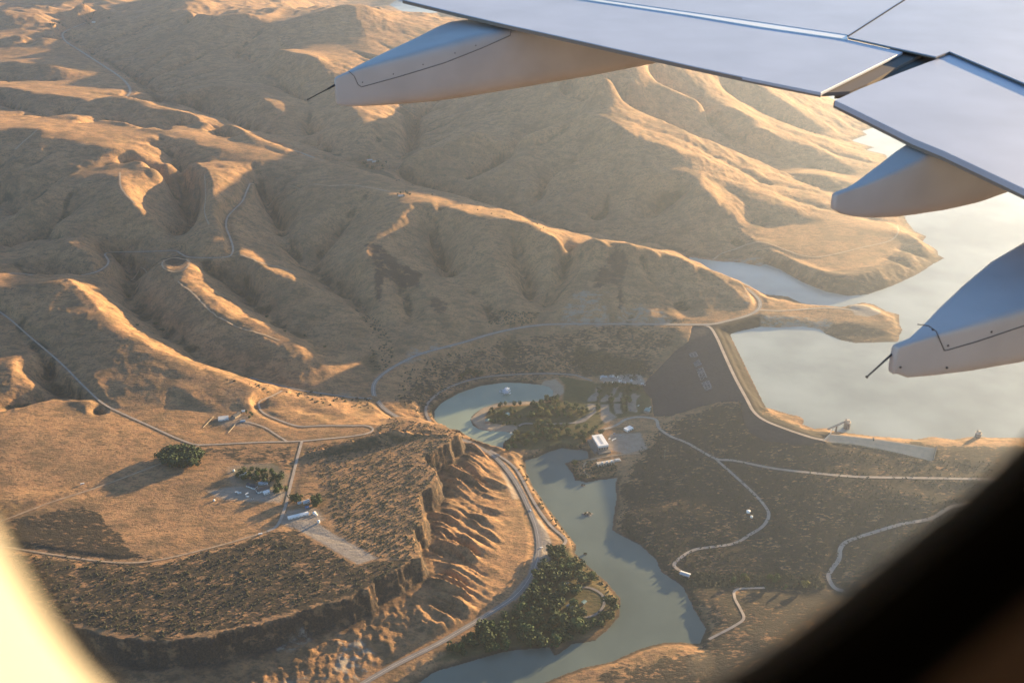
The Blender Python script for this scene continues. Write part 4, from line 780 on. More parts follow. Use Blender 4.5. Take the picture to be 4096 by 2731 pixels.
lf=np.clip((.035-op[:,0])/.03,0,1)*(op[:,1]<.3)          # 1 on the aft (left) side, 0 elsewhere
wS=.0006+.026*np.clip((op[:,0]-.02)/.11,0,1)
def offv(p,k):
    q=offs(p,1.)-p; return p+q*(np.zeros(len(p))+k)[:,None]
srt=1-.54*sstep(.03,.13,op[:,0])      # the forward side of the frame sits nearer the eye
def mixl(a,b): return a*(1-lf)+b*lf
def ringm(name,loops,m,parent,sel=None):
    vs=[];n=len(op)
    for L,D in loops: 
        D=np.zeros(n)+D; vs+=[tuple(cw(a*k,b*k,d*k)-win.location) for (a,b),d,k in zip(L,D,srt)]
    fs=[(k*n+i,k*n+(i+1)%n,(k+1)*n+(i+1)%n,(k+1)*n+i) for k in range(len(loops)-1) for i in range(n)]
    if sel is not None: fs=[f for f in fs if sel(f[0]%n)]
    mb=MB(); mb.add(vs,fs); return mb.build(name,m,parent,smooth=True)
ringm('rubber_seal',[(offs(op,.012),.158),(op,.152),(offv(op,wS*.5),mixl(.146,.151)),(offv(op,wS+mixl(.004,.0002)),mixl(.1355,.1505))],seal,win)
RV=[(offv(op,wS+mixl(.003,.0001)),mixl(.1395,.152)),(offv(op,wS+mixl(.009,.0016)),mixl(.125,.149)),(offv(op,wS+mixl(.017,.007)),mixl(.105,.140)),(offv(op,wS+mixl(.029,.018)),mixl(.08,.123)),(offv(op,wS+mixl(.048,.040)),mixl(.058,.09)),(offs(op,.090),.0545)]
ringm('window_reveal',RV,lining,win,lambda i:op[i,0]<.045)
ringm('shade_painted_reveal',RV,mat('lining_shade_brown',(.16,.11,.085),.8),win,lambda i:op[i,0]>=.045)  # same lining as the window reveal, its shaded side painted dark brown
glassm=bpy.data.materials.new('acrylic_pane'); glassm.use_nodes=True; n_=glassm.node_tree; n_.nodes.remove(n_.nodes['Principled BSDF']); tr=n_.nodes.new('ShaderNodeBsdfTransparent'); gl=n_.nodes.new('ShaderNodeBsdfGlossy'); gl.inputs['Roughness'].default_value=.02; ms=n_.nodes.new('ShaderNodeMixShader'); ms.inputs[0].default_value=.012; tr.inputs[0].default_value=(.985,.99,.99,1)
n_.links.new(tr.outputs[0],ms.inputs[1]); n_.links.new(gl.outputs[0],ms.inputs[2]); n_.links.new(ms.outputs[0],n_.nodes['Material Output'].inputs[0])
pv_=offs(op,.009); MB().add([tuple(cw(a,b,.155)-win.location) for a,b in pv_],[tuple(range(len(pv_)))]).build('window_pane',glassm,win)
d=Vector(ray(2803,2660)); t=.1535/d.dot(OV); q=d*t-win.location
mbs=MB(); sv=[(0,0,1)]+[(math.cos(a)*math.sin(b),math.sin(a)*math.sin(b),math.cos(b)) for b in (.8,1.57,2.35) for a in [i*math.pi/4 for i in range(8)]]+[(0,0,-1)]
mbs.add([tuple(q+Vector(v)*.0011) for v in sv],[(0,1+i,1+(i+1)%8) for i in range(8)]+[(1+r*8+i,9+r*8+i,9+r*8+(i+1)%8,1+r*8+(i+1)%8) for r in range(2) for i in range(8)]+[(25,17+(i+1)%8,17+i) for i in range(8)]); mbs.build('dust_speck',mat('dust',(.75,.68,.58),.9),win,smooth=True)
# wall panel around the window and the cabin interior behind the seat
wall=empty('cabin_wall',tuple(cw(.1,-1.,.09))); tag(wall,'dim brown cabin side wall panel surrounding the window at lower right','wall')
inner=offs(op,.0895); n=len(inner)
ang=np.arctan2(inner[:,1]-cen[1],inner[:,0]-cen[0])
outer=[]
for a in ang:
    c,s=math.cos(a),math.sin(a); k=min(1.6/max(abs(c),1e-6),1.05/max(abs(s),1e-6)); outer.append((cen[0]+c*k,cen[1]+s*k))
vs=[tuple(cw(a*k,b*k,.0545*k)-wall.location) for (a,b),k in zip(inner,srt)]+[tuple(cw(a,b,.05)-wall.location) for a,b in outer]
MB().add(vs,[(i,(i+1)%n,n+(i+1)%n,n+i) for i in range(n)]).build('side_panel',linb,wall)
skin=[tuple(cw(a,b,.165)-wall.location) for a,b in offs(op,.014)]+[tuple(cw(a,b,.165)-wall.location) for a,b in outer]
MB().add(skin,[(i,(i+1)%n,n+(i+1)%n,n+i) for i in range(n)]).build('outer_skin',mat('fuselage_paint',(.7,.7,.7),.4),wall)
shell=[]
f0,f1=cen[0]-1.6,cen[0]+1.6; z0,z1=cen[1]-1.05,cen[1]+1.05
for D in (.165,-2.2):
    for f,z in ((f0,z0),(f1,z0),(f1,z1),(f0,z1)): shell.append(tuple(cw(f,z,D)-wall.location))
MB().add(shell,[(0,1,5,4),(1,2,6,5),(2,3,7,6),(3,0,4,7),(4,5,6,7)]).build('cabin_shell',mat('cabin_interior',(.05,.04,.035),.9),wall)
# ------------------------------------------------------------------ dam
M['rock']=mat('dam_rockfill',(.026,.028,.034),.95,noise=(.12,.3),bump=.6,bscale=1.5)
M['conc']=mat('concrete',(.50,.43,.35),.85,noise=(.08,.12)); M['concd']=mat('weathered_concrete',(.17,.155,.14),.9,noise=(.1,.2))
M['white']=mat('white_metal',(.78,.78,.76),.5); M['wroof']=mat('white_roof',(.86,.85,.82),.55); M['groof']=mat('grey_metal_roof',(.42,.45,.48),.5); M['droof']=mat('dark_roof',(.045,.05,.06),.7)
M['tan']=mat('tan_wall',(.33,.27,.21),.85); M['teal']=mat('teal_roof',(.12,.24,.25),.6); M['win']=mat('window_glass',(.03,.035,.04),.15); M['bark']=mat('bark',(.09,.07,.05),.9); M['tyre']=mat('rubber',(.02,.02,.02),.8)
M['blue']=mat('blue_paint',(.10,.16,.28),.4); M['red']=mat('red_paint',(.25,.05,.04),.4); M['pale']=mat('pale_wood',(.42,.36,.28),.85); M['steel']=mat('galvanised_steel',(.35,.36,.37),.5,metal=.6)
dam=empty('earthfill_dam',tuple(np.array([0,0,-CAMH])+cr[9])); tag(dam,'dark rockfill dam face with pale lettering below the crest road','dam'); dl=Vector(dam.location)
def smooth_pairs(A,n=8):
    o=[]
    for i in range(len(A)-1):
        for k in range(n): o.append(A[i]+(A[i+1]-A[i])*k/n)
    o.append(A[-1]); return np.array(o)
ca,ta=smooth_pairs(cr),smooth_pairs(to); rows=24; V=[];n=len(ca)
for j in range(rows+1):
    t=j/rows; p=ca*(1-t)+ta*t; p[:,2]+=.8-t*1.6+fbm(p[:,0]/9,p[:,1]/9,2,5)*.5; V.append(p)
V=np.vstack(V); V[:,2]-=CAMH; V-=np.array(dl)
ii=np.arange(rows)[:,None]*n+np.arange(n-1)[None,:]; F=np.stack([ii,ii+1,ii+n+1,ii+n],-1).reshape(-1,4)
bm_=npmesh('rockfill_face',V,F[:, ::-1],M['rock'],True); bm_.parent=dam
# lettering: stones laid flat on the face, 7x5 strokes per letter, read from downstream
FONT={'K':'10001 10010 10100 11000 10100 10010 10001','E':'11111 10000 10000 11110 10000 10000 11111','P':'11110 10001 10001 11110 10000 10000 10000','Y':'10001 10001 01010 00100 00100 00100 00100','O':'01110 10001 10001 10001 10001 10001 01110','U':'10001 10001 10001 10001 10001 10001 01110','R':'11110 10001 10001 11110 10100 10010 10001','F':'11111 10000 10000 11110 10000 10000 10000','S':'01111 10000 10000 01110 00001 00001 11110','T':'11111 00100 00100 00100 00100 00100 00100','G':'01110 10001 10000 10111 10001 10001 01110','N':'10001 11001 10101 10101 10011 10001 10001'}
def faceq(x,y):      # height of the face under a sight line
    z=45.
    for _ in range(12):
        p=np.array(P(x,y,z)); d2=((ca[:,:2]-p[:2])**2).sum(1)
        best=None
        for i in range(n):
            e=ta[i,:2]-ca[i,:2]; L=(e*e).sum()
            if L<1: continue
            u=np.clip(((p[:2]-ca[i,:2])*e).sum()/L,0,1); q=ca[i,:2]+e*u; dd=((p[:2]-q)**2).sum()
            if best is None or dd<best[0]: best=(dd,ca[i,2]+(ta[i,2]-ca[i,2])*u)
        z=.5*z+.5*best[1]
    return np.array(P(x,y,z))
words=[('KEEP',(2754,1417),(2783,1408),(2766,1434),(2793,1426)),('YOUR',(2771,1453),(2796,1436),(2782,1470),(2808,1459)),('FORESTS',(2786,1482),(2811,1470),(2801,1524),(2829,1510)),('GREEN',(2805,1533),(2836,1522),(2822,1564),(2849,1554))]
for wd,bl,tl,br_,tr_ in words:      # corners: bottom-left, top-left, bottom-right, top-right of the word as read from downstream
    tm_=MB(); A,B_,C_,D_=[faceq(*q) for q in (bl,tl,br_,tr_)]; nc=len(wd)*6-1
    for i,ch in enumerate(wd):
        for r_,row in enumerate(FONT[ch].split()):
            for c_,v in enumerate(row):
                if v=='0': continue
                q=[]
                for du,dv in ((0,0),(1,0),(1,1),(0,1)):
                    u=(i*6+c_+du)/nc; w_=1-(r_+dv)/7.
                    lo=A*(1-u)+C_*u; hi=B_*(1-u)+D_*u; p=lo*(1-w_)+hi*w_; q.append((p[0]-dl.x,p[1]-dl.y,p[2]-CAMH-dl.z+2.0))
                b_=[(x,y,z-1.2) for x,y,z in q]; tm_.add(q+b_,[(0,1,2,3),(7,6,5,4),(0,4,5,1),(1,5,6,2),(2,6,7,3),(3,7,4,0)])
    lt=tm_.build('lettering',bpy.data.materials.get('pale_stones') or mat('pale_stones',(.22,.225,.24),.9),dam); lt['label']='pale stone letters of the word '+wd
# ------------------------------------------------------------------ generic makers
def pos(px,py,z0=30.):
    X,Y,h=onground(px,py,z0); return Vector((X,Y,Z(h)))
def roofbox(name,label,cat,corners,zt,zb,mw,mr,group=None,roofh=0.,extra=None):
    """flat or gabled block from its surveyed roof corners"""
    c=[np.array(P(x,y,zt)) for x,y in corners]; ctr=sum(c)/4; e1=(c[1]-c[0]+c[2]-c[3])/2; e2=(c[3]-c[0]+c[2]-c[1])/2
    rz=math.atan2(e1[1],e1[0]); L=np.linalg.norm(e1[:2]); W=abs(e2[1]*math.cos(rz)-e2[0]*math.sin(rz))
    return block(name,label,cat,ctr,L,W,zt,zb,rz,mw,mr,group,roofh)
def block(name,label,cat,ctr,L,W,zt,zb,rz,mw,mr,group=None,roofh=0.,wins=True):
    r=empty(name,(ctr[0],ctr[1],Z(zb)),rz); tag(r,label,cat,group); H=zt-zb
    w_=MB().box((0,0,H/2-.75),(L,W,H+1.5)).build('wall',mw,r)
    if roofh>0: MB().gable((0,0,H+.003),(L,W),roofh,0,.5).build('roof',mr,r)
    else: MB().box((0,0,H+.2),(L+.8,W+.8,.4)).build('roof',mr,r)
    if wins:
        k=max(2,int(L/7))
        for i in range(k):
            x=-L/2+(i+.5)*L/k
            MB().box((x,-W/2-.02,H*.5),(L/k*.35,.12,H*.28)).build('window',M['win'],r)
        MB().box((L/2+.02,0,H*.36),(.12,min(3.5,W*.35),H*.7)).build('door',M['droof'] if mw is not M['droof'] else M['white'],r)
    return r
def house(px,py,L,W,H,rh,rz,mw,mr,label,cat='house',group=None,z0=99.,name='farmhouse'):
    p=pos(px,py,z0); return block(name,label,cat,(p.x,p.y),L,W,p.z+CAMH+H,p.z+CAMH,rz,mw,mr,group,rh)
# powerhouse
ph=roofbox('powerhouse','white roofed powerhouse on the river bank at the head of the channel','power station',[(2355,1742),(2396,1738),(2446,1776),(2407,1783)],27.,8.,M['tan'],M['wroof'])
c=[np.array(P(x,y,27.)) for x,y in [(2355,1742),(2396,1738),(2446,1776),(2407,1783)]]; e1=(c[1]-c[0]+c[2]-c[3])/2; e2=(c[3]-c[0]+c[2]-c[1])/2; rzp=ph.rotation_euler.z
Lp=np.linalg.norm(e1[:2]); Wp=abs(e2[1]*math.cos(rzp)-e2[0]*math.sin(rzp)); print('powerhouse',Lp,Wp)
MB().box((0,0,16.2),(Lp+.5,Wp+.5,5.)).build('upper_cladding',M['white'],ph)
MB().box((0,0,19.45),(Lp*.22,Wp*.72,.5)).build('roof_skylight',M['groof'],ph)
MB().box((-Lp*.5-6,0,2.0),(12,Wp+4,9)).build('tailrace_deck',M['concd'],ph); MB().box((0,-Wp*.5-7,1.0),(Lp+6,14,8)).build('terrace',M['concd'],ph)
roofbox('warehouse','small white metal warehouse on the gravel yard beyond the powerhouse','warehouse',[(2494,1713),(2517,1702),(2536,1710),(2512,1720)],17.5,10.,M['white'],M['wroof'])
# outlet works
a=np.array(P(2388,1854,12.)); b=np.array(P(2482,1838,12.)); e=b-a; L=np.linalg.norm(e[:2]); rz=math.atan2(e[1],e[0]); ow=empty('outlet_works',(*((a+b)/2)[:2],Z(0.)),rz); tag(ow,'concrete outlet structure with a row of dark gate bays in the river','outlet works')
MB().box((0,0,12.3),(L,12,2.0)).build('deck',M['conc'],ow); MB().box((0,5,5),(L-2,1.5,12.4)).build('back_wall',M['concd'],ow)
nb_=6; 
for i in range(nb_+1): MB().box((-L*.48+i*L*.66/nb_,-2.5,4.),(2.2,13,14.5)).build('pier',M['conc'],ow)
for i in range(nb_): MB().box((-L*.48+(i+.5)*L*.66/nb_,-1,5.2),(L*.66/nb_-2.4,.5,11.5)).build('gate',mat('gate_steel',(.035,.03,.03),.7) if i==0 else bpy.data.materials['gate_steel'],ow)
for i in range(3): MB().box((-L*.3+i*L*.2,-3.5,15.3),(4.5,4,3.8)).build('gate_hoist',M['white'],ow)
MB().box((L*.36,0,14.4),(L*.2,7,2.)).build('control_shed',M['groof'],ow)
# dam toe yard buildings
for i,(cn,zt,lb,mr) in enumerate([([(2402,1507),(2404,1501),(2437,1503),(2436,1510)],16,'long low blue grey shed at the left end of the maintenance yard','groof'),([(2437,1508),(2440,1500),(2457,1501),(2456,1508)],19,'taller pale workshop joined to the long shed in the maintenance yard','groof'),([(2516,1523),(2519,1514),(2533,1515),(2531,1525)],17,'square shed in the middle right of the maintenance yard','groof'),([(2536,1519),(2538,1512),(2548,1513),(2546,1521)],16.5,'small shed beside the square one near the dam toe','wroof')]):
    roofbox('workshop',lb,'shed',cn,zt,12.,M['white'] if i!=1 else M['tan'],M[mr],'sheds of the maintenance yard',1.5)
roofbox('visitor_centre','blue green roofed pavilion at the foot of the dam','pavilion',[(2575,1640),(2585,1629),(2602,1636),(2596,1648)],17.,12.,M['tan'],M['teal'],None,3.)
roofbox('park_pavilion','teal picnic shelter among the park trees','shelter',[(2018,1659),(2024,1650),(2040,1652),(2036,1661)],11.5,7.,M['tan'],M['teal'],'picnic shelters in the park',2.5)
roofbox('park_pavilion','teal changing hut at the edge of the sandy beach','shelter',[(1940,1684),(1944,1676),(1962,1677),(1960,1686)],10.5,6.,M['tan'],M['teal'],'picnic shelters in the park',2.)
# farms on the mesa
FARM='buildings of the mesa farms'
house(972,1897,19,8,3.2,2.2,.3,M['white'],M['wroof'],'white L shaped farmhouse at the upper edge of the larger grove',group=FARM)
house(1008,1947,26,12,4.5,4.,-.5,M['white'],M['droof'],'black roofed barn left of the biggest farm building','barn',FARM,name='barn')
house(1052,1960,30,16,5.,4.5,.55,M['white'],M['droof'],'large black and white barn in the larger farmyard','barn',FARM,name='barn')
house(1054,1935,22,9,4.,2.5,.1,M['white'],M['groof'],'grey roofed house half hidden by the grove behind the barns',group=FARM)
house(1066,1972,14,9,4.5,.0,.6,M['white'],M['wroof'],'white lean to at the front of the large barn','shed',FARM,name='farm_shed')
house(1193,2064,46,9,3.6,1.6,.42,M['white'],M['wroof'],'long narrow white shed beside the lower farmyard','shed',FARM,name='farm_shed')
house(1225,2008,16,10,3.5,2.5,.5,M['white'],M['groof'],'grey metal roofed house between the two small groves',group=FARM)
house(1198,2012,9,6,3.,1.8,.4,M['white'],M['groof'],'small grey shed left of the lower farmhouse','shed',FARM,name='farm_shed')
house(1228,2030,9,6,3.,1.8,.4,M['blue'],M['blue'],'small dark blue shed below the lower farmhouse','shed',FARM,name='farm_shed')
house(732,1838,17,11,4.,2.8,.2,M['white'],M['groof'],'grey roofed house hidden in the round dark tree clump',group=FARM)
house(894,1675,26,19,3.5,0.,.25,M['white'],M['groof'],'flat pale roofed shed on the hillside homestead','shed',FARM,z0=93,name='farm_shed')
house(945,1665,24,14,5.,4.,1.1,M['tan'],M['droof'],'dark roofed house of the hillside homestead',group=FARM,z0=93)
house(972,1686,12,8,3.,1.5,.3,M['blue'],M['groof'],'low garage at the lower right of the hillside homestead','garage',FARM,z0=93,name='garage')
house(974,1646,8,6,3.,1.5,.3,M['white'],M['wroof'],'tiny white shed behind the hillside homestead trees','shed',FARM,z0=93,name='farm_shed')
for px,py,z0,lb in ((1480,665,192,'pale ranch house at the left of the far valley hamlet'),(1500,658,192,'ranch house at the right of the far valley hamlet'),(1605,786,233,'lone house on the crest of the long ridge'),(375,90,325,'white roofed house beside the distant highway bend'),(225,112,320,'house under dark trees left of the distant highway bend')):
    house(px,py,24,13,4,3,.3,M['tan'] if 'white' not in lb else M['white'],M['groof'] if 'white' not in lb else M['wroof'],lb,group='distant ranch houses',z0=z0)
house(2740,2299,22,12,4,2,-.5,M['tan'],M['groof'],'grey roofed pump house at the end of the east bank dirt road','pump house',z0=5,name='pump_house')
house(2283,2425,18,12,4,2.5,.8,M['tan'],M['groof'],'blue grey roofed building in the campground trees','cabin','campground buildings',z0=6,name='cabin')
house(2336,2410,10,8,3,2,.8,M['tan'],M['teal'],'small teal roofed hut inside the campground loop','cabin','campground buildings',z0=6,name='cabin')
house(2316,2286,14,7,3,1.5,-.5,M['white'],M['wroof'],'white roofed hut near the river edge of the campground','cabin','campground buildings',z0=6,name='cabin')
# tanks
def tank(px,py,r,h,label,z0=99.):
    p=pos(px,py,z0); o=empty('storage_tank',tuple(p)); tag(o,label,'tank','white storage tanks'); MB().cyl((0,0,-.5),(0,0,h),r,n=20).build('shell',M['white'],o); MB().cyl((0,0,h+.002),(0,0,h+r*.45),r*1.02,.2,n=20).build('roof',M['wroof'],o)
tank(936,1884,2.6,4,'white tank beside the upper left corner of the larger grove'); tank(1258,2054,4,4,'wide white tank right of the long shed'); tank(1266,2060,2.4,3,'small white tank touching the wide tank'); tank(1275,2090,3,6,'white silo above the gravel field',)
tank(2993,2048,4.8,4.5,'larger white tank beside the east bank road',28); tank(3006,2068,3.2,3.5,'smaller cream tank beside the east bank road',26); tank(857,2002,2.4,3,'white tank at the left tip of the farmyard')
# vehicles --------------------------------------------------------------
def make_vehicle(kind,paint_):
    r=empty({'truck':'parked_truck','car':'car','trailer':'camping_trailer','boat':'boat_on_trailer'}[kind],(0,0,0))
    if kind=='trailer':
        MB().box((0,0,1.9),(8.5,2.6,2.7)).build('body',paint_,r); MB().box((0,-1.32,2.2),(4,.06,.8)).build('window',M['win'],r); MB().cyl((4.2,0,.8),(5.6,0,.7),.12).build('hitch',M['steel'],r); W_=((-.6,.55),(.6,.55))
    elif kind=='truck':
        MB().box((-1.4,0,2.),(5.4,2.4,2.4)).build('cargo_box',paint_,r); MB().box((2.4,0,1.5),(2.0,2.2,1.7)).build('cab',paint_,r); MB().box((3.42,0,1.9),(.06,1.9,.6)).build('windscreen',M['win'],r); W_=((-2.4,.5),(2.5,.5))
    elif kind=='car':
        MB().box((0,0,.75),(4.6,1.85,.8)).build('body',paint_,r); mb=MB(); mb.add([(-1.6,-.85,1.15),(1.2,-.85,1.15),(1.2,.85,1.15),(-1.6,.85,1.15),(-1.2,-.75,1.75),(.6,-.75,1.75),(.6,.75,1.75),(-1.2,.75,1.75)],[(0,3,2,1),(4,5,6,7),(0,1,5,4),(1,2,6,5),(2,3,7,6),(3,0,4,7)]); mb.build('cabin',M['win'],r); W_=((-1.4,.34),(1.4,.34))
    else:
        mb=MB(); mb.add([(-3,-1.2,1.1),(2,-1.2,1.1),(3.6,0,1.3),(2,1.2,1.1),(-3,1.2,1.1),(-3,-1.1,2.2),(2,-1.1,2.2),(3.9,0,2.4),(2,1.1,2.2),(-3,1.1,2.2)],[(4,3,2,1,0),(5,6,7,8,9),(0,1,6,5),(1,2,7,6),(2,3,8,7),(3,4,9,8),(4,0,5,9)]); mb.build('hull',paint_,r); MB().box((0,0,.8),(5.5,1.6,.2)).build('trailer_frame',M['steel'],r); MB().box((.2,0,2.6),(1.6,1.6,.7)).build('windscreen',M['win'],r); W_=((-1,.4),)
    for x,rad in W_:
        for s in (-1,1): MB().cyl((x,s*.95,rad),(x,s*1.15,rad),rad,n=10).build('wheel',M['tyre'],r)
    return r
def copy_tree(o,parent=None):
    c=o.copy(); scene.collection.objects.link(c)
    if parent is not None: c.parent=parent
    for ch in o.children: copy_tree(ch,c)
    return c
protos={}
def vehicle(kind,col,px,py,z0,rz,label,cat,group):
    k=(kind,col)
    if k in protos: o=copy_tree(protos[k])
    else: o=protos[k]=make_vehicle(kind,M[col])
    o.location=pos(px,py,z0)+Vector((0,0,.35)); o.rotation_euler=(0,0,rz); tag(o,label,cat,group); return o
for px,py,z0,rz,lb in ((1851,1371,61,.55,'white car leading on the upper highway curve'),(1802,1387,58,.6,'white car following on the upper highway curve'),(2121,2042,16,1.9,'white car on the highway beside the bench road'),(2166,2192,13,.4,'white pickup sized car stopped in the wide pullout')):
    vehicle('car' if 'upper' in lb else 'truck','white',px,py,z0,rz,lb,'car' if 'upper' in lb else 'truck','vehicles on the highway')
YG='vehicles in the maintenance yard'
for i,(px,py) in enumerate(((2403,1514),(2416,1530),(2450,1532),(2456,1534),(2462,1511),(2467,1534),(2471,1510),(2480,1513),(2478,1528),(2487,1531),(2494,1531),(2501,1532),(2508,1533),(2563,1519),(2566,1537),(2573,1537),(2580,1543),(2476,1524),(2484,1524))):
    k=('truck','boat','trailer')[i%3]; vehicle(k,'white',px,py,12,1.3+.2*math.sin(i*3.),{'truck':'white truck parked in the maintenance yard below the dam','boat':'white boat on a trailer in the maintenance yard','trailer':'white trailer stored in the maintenance yard'}[k],k if k!='boat' else 'boat',YG)
for px,py,col,k,lb in ((2376,1636,'white','car','lone white car in the leftmost parking strip'),(2554,1624,'white','truck','white truck near the top of the lower yard right of the parking'),(2602,1630,'white','truck','white truck beside the blue green pavilion'),(2522,1641,'blue','car','blue car at the lower end of the right parking strip'),(2546,1644,'white','car','white car at the lower right end of the parking strip'),
    (2438,1757,'white','truck','white truck behind the powerhouse'),(2452,1762,'white','trailer','white trailer behind the powerhouse beside the truck'),(2461,1757,'white','truck','biggest white box truck behind the powerhouse'),(2457,1736,'blue','truck','dark truck on the yard above the powerhouse'),(2482,1741,'white','car','pale car near the warehouse corner')):
    vehicle(k,col,px,py,10,.8,lb,'car' if k=='car' else 'truck' if k=='truck' else 'trailer','vehicles around the park and powerhouse')
for px,py,col,k,rz,lb in ((948,1970,'white','truck',.3,'white truck at the left of the farmyard row'),(958,1974,'white','trailer',.3,'white trailer next to the farmyard truck'),(988,1977,'white','trailer',.9,'tall white trailer in the middle of the farmyard'),(991,1988,'white','truck',-.2,'white truck parked below the tall trailer'),(1010,1996,'white','car',.2,'small white car alone in the farmyard'),(1042,2137,'white','trailer',.4,'white trailer at the end of the fence row by the track'),(330,1937,'white','trailer',.4,'lone pale trailer in the golden field'),(1238,2096,'white','car',.5,'white car on the gravel below the long shed'),(1029,1973,'blue','car',.4,'blue car beside the large barn')):
    vehicle(k,col,px,py,100,rz,lb,'trailer' if k=='trailer' else 'truck' if k=='truck' else 'car','vehicles around the farms')
for px,py,lb in ((2284,2455,'white camping trailer below the campground building'),(2150,2447,'white camping trailer in the left part of the campground'),(2088,2478,'white camping trailer nearest the highway side of the campground'),(2268,2336,'pale camping trailer in the upper campground trees')):
    vehicle('trailer','white',px,py,6,.4,lb,'camping trailer','trailers in the campground')
# ------------------------------------------------------------------ towers, bridge, spillway
def tower(px,py,w_,h,label,bridge=None):
    X,Y,_=P(px,py,RES); o=empty('intake_tower',(X,Y,Z(RES-3))); tag(o,label,'intake tower')
    MB().cyl((0,0,0),(0,0,h+3),w_/2,n=14).build('shaft',M['concd'],o); MB().cyl((0,0,h+3.002),(0,0,h+4.2),w_/2+1.2,n=14).build('platform',M['conc'],o)
    hb_=MB().box((0,0,h+7.2),(w_*.6,w_*.5,6)).build('gatehouse',M['conc'],o); MB().box((-w_*.25,0,h+11),(3,3,1.6)).build('roof_hut',M['concd'],hb_)
    return o,X,Y
o,X,Y=tower(3386,1712,17,19,'dark round intake tower joined to the shore by a bridge')
a=Vector(P(3312,1713,RES+20)); b=Vector((X,Y,RES+23.5)); a.z=RES+17; br_=empty('access_bridge',(a.x,a.y,Z(a.z))); tag(br_,'pale narrow bridge rising from the shore to the intake tower','bridge')
d_=b-a; L=math.hypot(d_.x,d_.y); br_.rotation_euler=(0,0,math.atan2(d_.y,d_.x)); mb=MB()
mb.add([(0,-2,0),(L,-2,d_.z),(L,2,d_.z),(0,2,0),(0,-2,-1.4),(L,-2,d_.z-1.4),(L,2,d_.z-1.4),(0,2,-1.4)],[(0,1,2,3),(7,6,5,4),(0,4,5,1),(1,5,6,2),(2,6,7,3),(3,7,4,0)]).build('deck',M['conc'],br_)
for s in (-1,1): MB().add([(0,s*2.1,0),(L,s*2.1,d_.z),(L,s*2.1,d_.z+1.1),(0,s*2.1,1.1),(0,s*2.25,0),(L,s*2.25,d_.z),(L,s*2.25,d_.z+1.1),(0,s*2.25,1.1)],[(0,1,2,3),(7,6,5,4),(3,2,6,7),(0,4,5,1)]).build('railing',M['concd'],br_)
MB().box((L*.45,0,-9),(2.5,3.5,20)).build('pier',M['concd'],br_)
tower(3911,1748,15,12,'smaller distant intake tower on the right shoreline')
# spillway: crest wall, sloping apron, end walls
tp=[(3322,1738,76),(3500,1757,72),(3744,1795,72)]; bt=[(3292,1766,72.5),(3404,1774,69.5),(3506,1792,67),(3620,1818,64.5),(3731,1846,62)]
def at(A,t):
    A=np.array([P(*a) for a in A]); u=t*(len(A)-1); i=min(int(u),len(A)-2); return A[i]+(A[i+1]-A[i])*(u-i)
o0=Vector(at(tp,.5)); sw=empty('spillway',(o0.x,o0.y,Z(o0.z))); tag(sw,'long pale concrete spillway apron at the right end of the dam','spillway')
V=[];NU=30
for i in range(NU+1):
    a=at(tp,i/NU);b=at(bt,i/NU)
    for t in (0,.08,.3,.65,1.): 
        p=a*(1-t)+b*t; p[2]+= {0:2.2,.08:2.4,.3:1.2,.65:.4,1.:1.}[t]; V.append((p[0]-o0.x,p[1]-o0.y,p[2]-o0.z))
F=[(i*5+j,(i+1)*5+j,(i+1)*5+j+1,i*5+j+1) for i in range(NU) for j in range(4)]; V2=[(x,y,z-9) for x,y,z in V]; K=len(V)
F+=[tuple(K+q for q in f[::-1]) for f in F]+[(i*5,K+i*5,K+i*5+5,i*5+5) for i in range(NU)]+[(i*5+9,K+i*5+9,K+i*5+4,i*5+4) for i in range(NU)]
mb=MB();mb.add(V,F[:0]);mb.v+=V2;mb.f=F; mb.build('apron',mat('spillway_concrete',(.62,.42,.27),.9,noise=(.06,.12)),sw)
def wallp(a,b,h0,h1,th,name,m):
    a=np.array(a);b=np.array(b); e=(b-a)[:2]; e/=np.linalg.norm(e); nx_,ny_=-e[1]*th/2,e[0]*th/2; q=[]
    for p,h in ((a,h0),(b,h1)):
        for s in (-1,1):
            for z in (-8,h): q.append((p[0]+s*nx_-o0.x,p[1]+s*ny_-o0.y,p[2]+z-o0.z))
    MB().add(q,[(0,1,3,2),(4,6,7,5),(0,4,5,1),(2,3,7,6),(1,5,7,3),(0,2,6,4)]).build(name,m,sw)
wallp(at(tp,1),at(bt,1),9,6,3,'end_wall',M['concd']); wallp(at(tp,0),at(bt,0),4,3,3,'end_wall',M['conc']); wallp(at(tp,0),np.array(P(3325,1718,78)),4,3,3,'end_wall',M['conc'])
m_=at(tp,.48); wallp(m_,at(bt,.48)*.25+m_*.75,6,6,3,'centre_pier',M['concd'])
